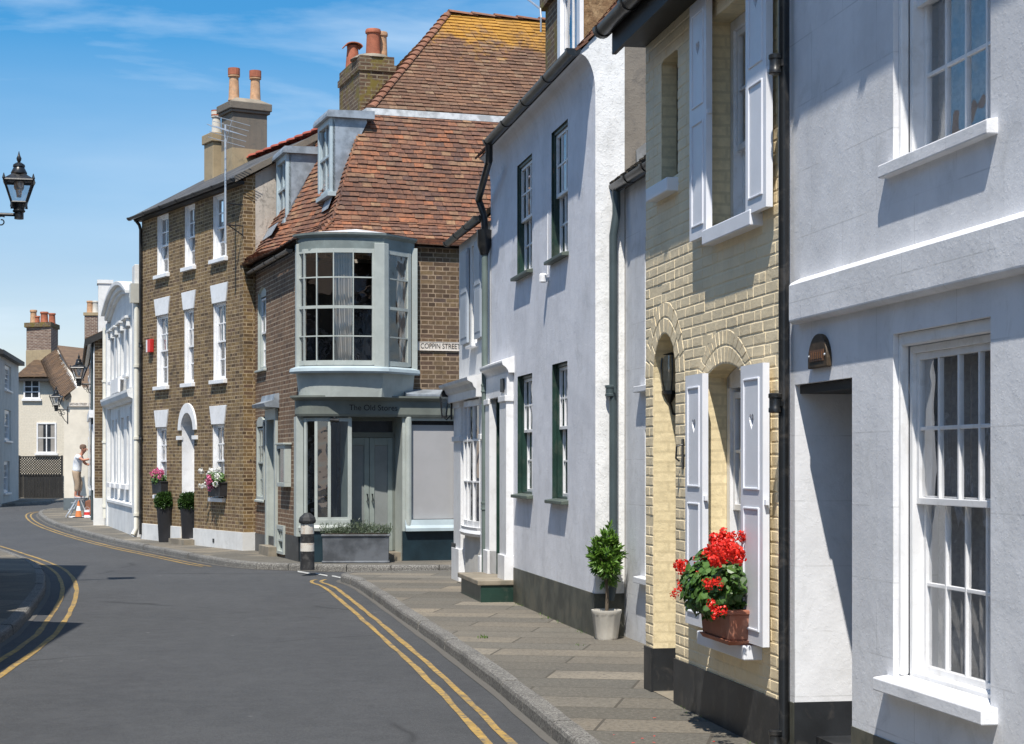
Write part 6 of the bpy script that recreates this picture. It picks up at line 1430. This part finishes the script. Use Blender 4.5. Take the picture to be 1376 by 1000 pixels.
def skin(name, nodes, edges, mat, parent, sub=2):
    me = bpy.data.meshes.new(name); me.from_pydata([n[:3] for n in nodes], edges, []); o = bpy.data.objects.new(name, me); link(o, parent)
    mm = o.modifiers.new('skin', 'SKIN'); mm.use_smooth_shade = True; s = o.modifiers.new('sub', 'SUBSURF'); s.levels = sub; s.render_levels = sub
    for i, n in enumerate(nodes): r = n[3]; me.skin_vertices[0].data[i].radius = r if isinstance(r, tuple) else (r, r); me.skin_vertices[0].data[i].use_root = (i == 0)
    me.materials.append(mat); return o
SKIN = paint('sunburnt_skin', (.45,.20,.13), rough=.55, var=.1); SHIRT = paint('white_cotton', (.76,.78,.82), rough=.9, var=.04); KHAKI = paint('khaki_cloth', (.36,.27,.19), rough=.9, var=.12); SHOE = paint('grey_trainer', (.3,.3,.32), rough=.7); HAIR = paint('short_grey_brown_hair', (.16,.10,.07), rough=.8)
# faces +X (towards the wall); joints in metres from the platform
N = [(.02,0,.92,.12),(.03,0,1.06,.12),(.05,0,1.22,.135),(.09,0,1.38,.13),(.16,0,1.47,.062),(.20,0,1.53,.058),(.235,0,1.60,.092),(.25,0,1.67,.098),(.235,0,1.74,.06),
     (.08,-.19,1.40,.06),(.28,-.24,1.28,.045),(.50,-.16,1.33,.034),(.08,.19,1.40,.06),(.24,.23,1.16,.045),(.44,.16,1.12,.034),
     (.0,-.09,.86,.09),(.06,-.10,.50,.062),(-.02,-.10,.10,.042),(.0,.09,.86,.09),(.10,.10,.50,.062),(.05,.10,.10,.042),(.16,-.10,.04,.036),(.22,.10,.04,.036)]
E = [(0,1),(1,2),(2,3),(3,4),(4,5),(5,6),(6,7),(7,8),(3,9),(9,10),(10,11),(3,12),(12,13),(13,14),(0,15),(15,16),(16,17),(0,18),(18,19),(19,20),(17,21),(20,22)]
for hx, hy, hz, sg in ((.50,-.16,1.33,-1),(.44,.16,1.12,1)):
    w = len(N); N.append((hx+.06, hy+.01*sg, hz+.02, .034)); E.append(((11 if sg < 0 else 14), w))
    for f, (dy, dz, l) in enumerate(((-.03,.02,.06),(-.012,.03,.075),(.008,.03,.07),(.026,.02,.055),(-.035,-.03,.045))):
        a = len(N); N.append((hx+.10, hy+dy, hz+.02+dz*.5, .010)); N.append((hx+.10+l*.6, hy+dy*1.1, hz+.01+dz*.2, .008)); E += [(w, a), (a, a+1)]
body = skin('body', N, E, SKIN, pe)
m = MB(); m.lathe([(.02,-.05),(.10,-.02),(.112,.05),(.09,.11),(.04,.135)], (.215,0,1.68), 16); m.build('hair', HAIR, pe, smooth=True)
m = MB(); m.tube([(.335,0,1.66),(.365,0,1.63),(.335,0,1.61)], [.012,.018,.012], 8); m.tube([(.31,-.03,1.57),(.325,0,1.568),(.31,.03,1.57)], .008, 6); [m.lathe([(.012,-.03),(.02,0),(.012,.03)], (.22, s_*.10, 1.645), 8) for s_ in (-1, 1)]; [m.lathe([(.003,-.008),(.010,0),(.003,.008)], (.325, s_*.035, 1.665), 8) for s_ in (-1, 1)]; f_ = m.build('face', SKIN, pe, smooth=True)
T = [(.02,0,.86,(.165,.20)),(.02,0,1.0,(.15,.185)),(.04,0,1.18,(.155,.19)),(.085,0,1.36,(.15,.185)),(.13,0,1.44,.09),(.08,-.20,1.40,.082),(.17,-.235,1.335,.075),(.08,.20,1.40,.082),(.16,.235,1.27,.075)]
skin('t_shirt', T, [(0,1),(1,2),(2,3),(3,4),(3,5),(5,6),(3,7),(7,8)], SHIRT, pe)
T = [(.015,0,1.0,(.125,.165)),(.01,0,.88,(.15,.185)),(.0,-.095,.80,.12),(.06,-.10,.50,.095),(.02,-.10,.24,.085),(.0,.095,.80,.12),(.10,.10,.50,.095),(.07,.10,.24,.085)]
skin('trousers', T, [(0,1),(1,2),(2,3),(3,4),(1,5),(5,6),(6,7)], KHAKI, pe)
for y, x in ((-.10,.0),(.10,.06)):
    skin('shoe', [(x-.06,y,.045,.05),(x+.06,y,.045,.052),(x+.18,y,.035,.042)], [(0,1),(1,2)], SHOE, pe)
br = thing('paintbrush', 'paintbrush held to the wall by the man on the stepladder', 'paintbrush', (px_+.62, py_-.15, zs_+1.27), 0)
MB().tube([(-.10,0,-.02),(.0,0,.0)], .012, 6).build('handle', BARK, br); MB().box(0, .05, -.025, .025, -.008, .012).build('bristles', GLOSSW, br)
cx_, cy_ = (105.5-CX)*53.6/F, 53.6; co = thing('traffic_cone', 'orange and white traffic cone beside the stepladder', 'traffic cone', (cx_, cy_, 0), 0); co.scale = (.85, .85, .88)
MB().box(-.17,.17,-.17,.17,0,.035).build('base', BLACKP, co, bevel=.01); MB().lathe([(.12,.035),(.085,.24)], (0,0,0), 18).build('cone', ORANGE, co, smooth=True); MB().lathe([(.086,.24),(.055,.40)], (0,0,0), 18).build('reflective_band', GLOSSW, co, smooth=True); MB().lathe([(.055,.40),(.025,.58),(.018,.58)], (0,0,0), 18).build('cone_tip', ORANGE, co, smooth=True)
kx, ky = (117-CX)*54.0/F, 54.0; kt = thing('paint_kettle', 'small white paint tin standing on the dust sheet', 'paint tin', (kx, ky, .012), 0)
MB().lathe([(.085,0),(.085,.2),(.09,.2),(.09,.215),(.078,.215),(.078,.06)], (0,0,0), 16).build('tin', GLOSSW, kt, smooth=True); MB().lathe([(.0865,.06),(.0865,.15)], (0,0,0), 16).build('paper_label', RED, kt)
MB().tube([(-.088,0,.19),(-.06,0,.28),(0,0,.31),(.06,0,.28),(.088,0,.19)], .005, 5).build('handle', ALU, kt)
dx_, dy_ = (117-CX)*54.2/F, 54.2; m = MB(); n = 12
for i in range(n+1):
    for j in range(n+1): m.v.append((-.55+1.1*i/n+.03*math.sin(j*1.7), -.6+1.2*j/n+.04*math.sin(i*1.3), .005+.018*abs(math.sin(i*1.9+j*.8))*rnd.random()))
for i in range(n):
    for j in range(n): b = i*(n+1)+j; m.f.append((b, b+1, b+n+2, b+n+1))
tag(m.build('dust_sheet', SHIRT, loc=(dx_, dy_, .0), smooth=True), 'crumpled white dust sheet spread on the pavement under the ladder', 'dust sheet')
bg_ = thing('tool_bag', 'brown canvas tool bag leaning against the wall by the painter', 'bag', ((120.5-CX)*55.2/F, 55.2, .02), 0)
m = MB(); m.hexa([(-.16,-.22,0),(.16,-.22,0),(.16,.22,0),(-.16,.22,0),(-.10,-.2,.46),(.13,-.2,.52),(.13,.2,.5),(-.10,.2,.44)]); m.build('bag', paint('brown_canvas', (.20,.085,.05), rough=.9, var=.2), bg_, bevel=.05)
MB().tube([(0,-.12,.48),(0,-.1,.60),(0,.1,.60),(0,.12,.48)], .016, 6).build('handle', BARK, bg_)

WEED = leafmat('weed_leaf', [(.06,.13,.02),(.10,.19,.03),(.14,.22,.05)])
m = MB()
def tuft(x, y, n, h):
    for i in range(n): leaf(m, Vector((x + rnd.gauss(0,.03), y + rnd.gauss(0,.03), .0)), Vector((rnd.uniform(-.7,.7), rnd.uniform(-.7,.7), 1)), rv(), rnd.uniform(.5,1)*h, h*.22)
for px, py, n, h in ((650,858,26,.045),(700,815,8,.03),(735,832,10,.035),(780,868,8,.03)):
    x, y = gnd(px, py, 0); tuft(x, y, n, h)
for i in range(16):
    q = rnd.uniform(-5.5, -.2); w = FC.world(q, -rnd.uniform(.015, .05)); tuft(w[0], w[1], rnd.randint(2, 6), .03)
for i in range(8):
    q = rnd.uniform(.1, 2.1); w = FY.world(q, -rnd.uniform(.015, .05)); tuft(w[0], w[1], rnd.randint(2, 5), .025)
tag(m.build('weeds', WEED, fix=False), 'small green weeds growing in the paving joints and along the wall foot', 'weeds', kind='stuff')
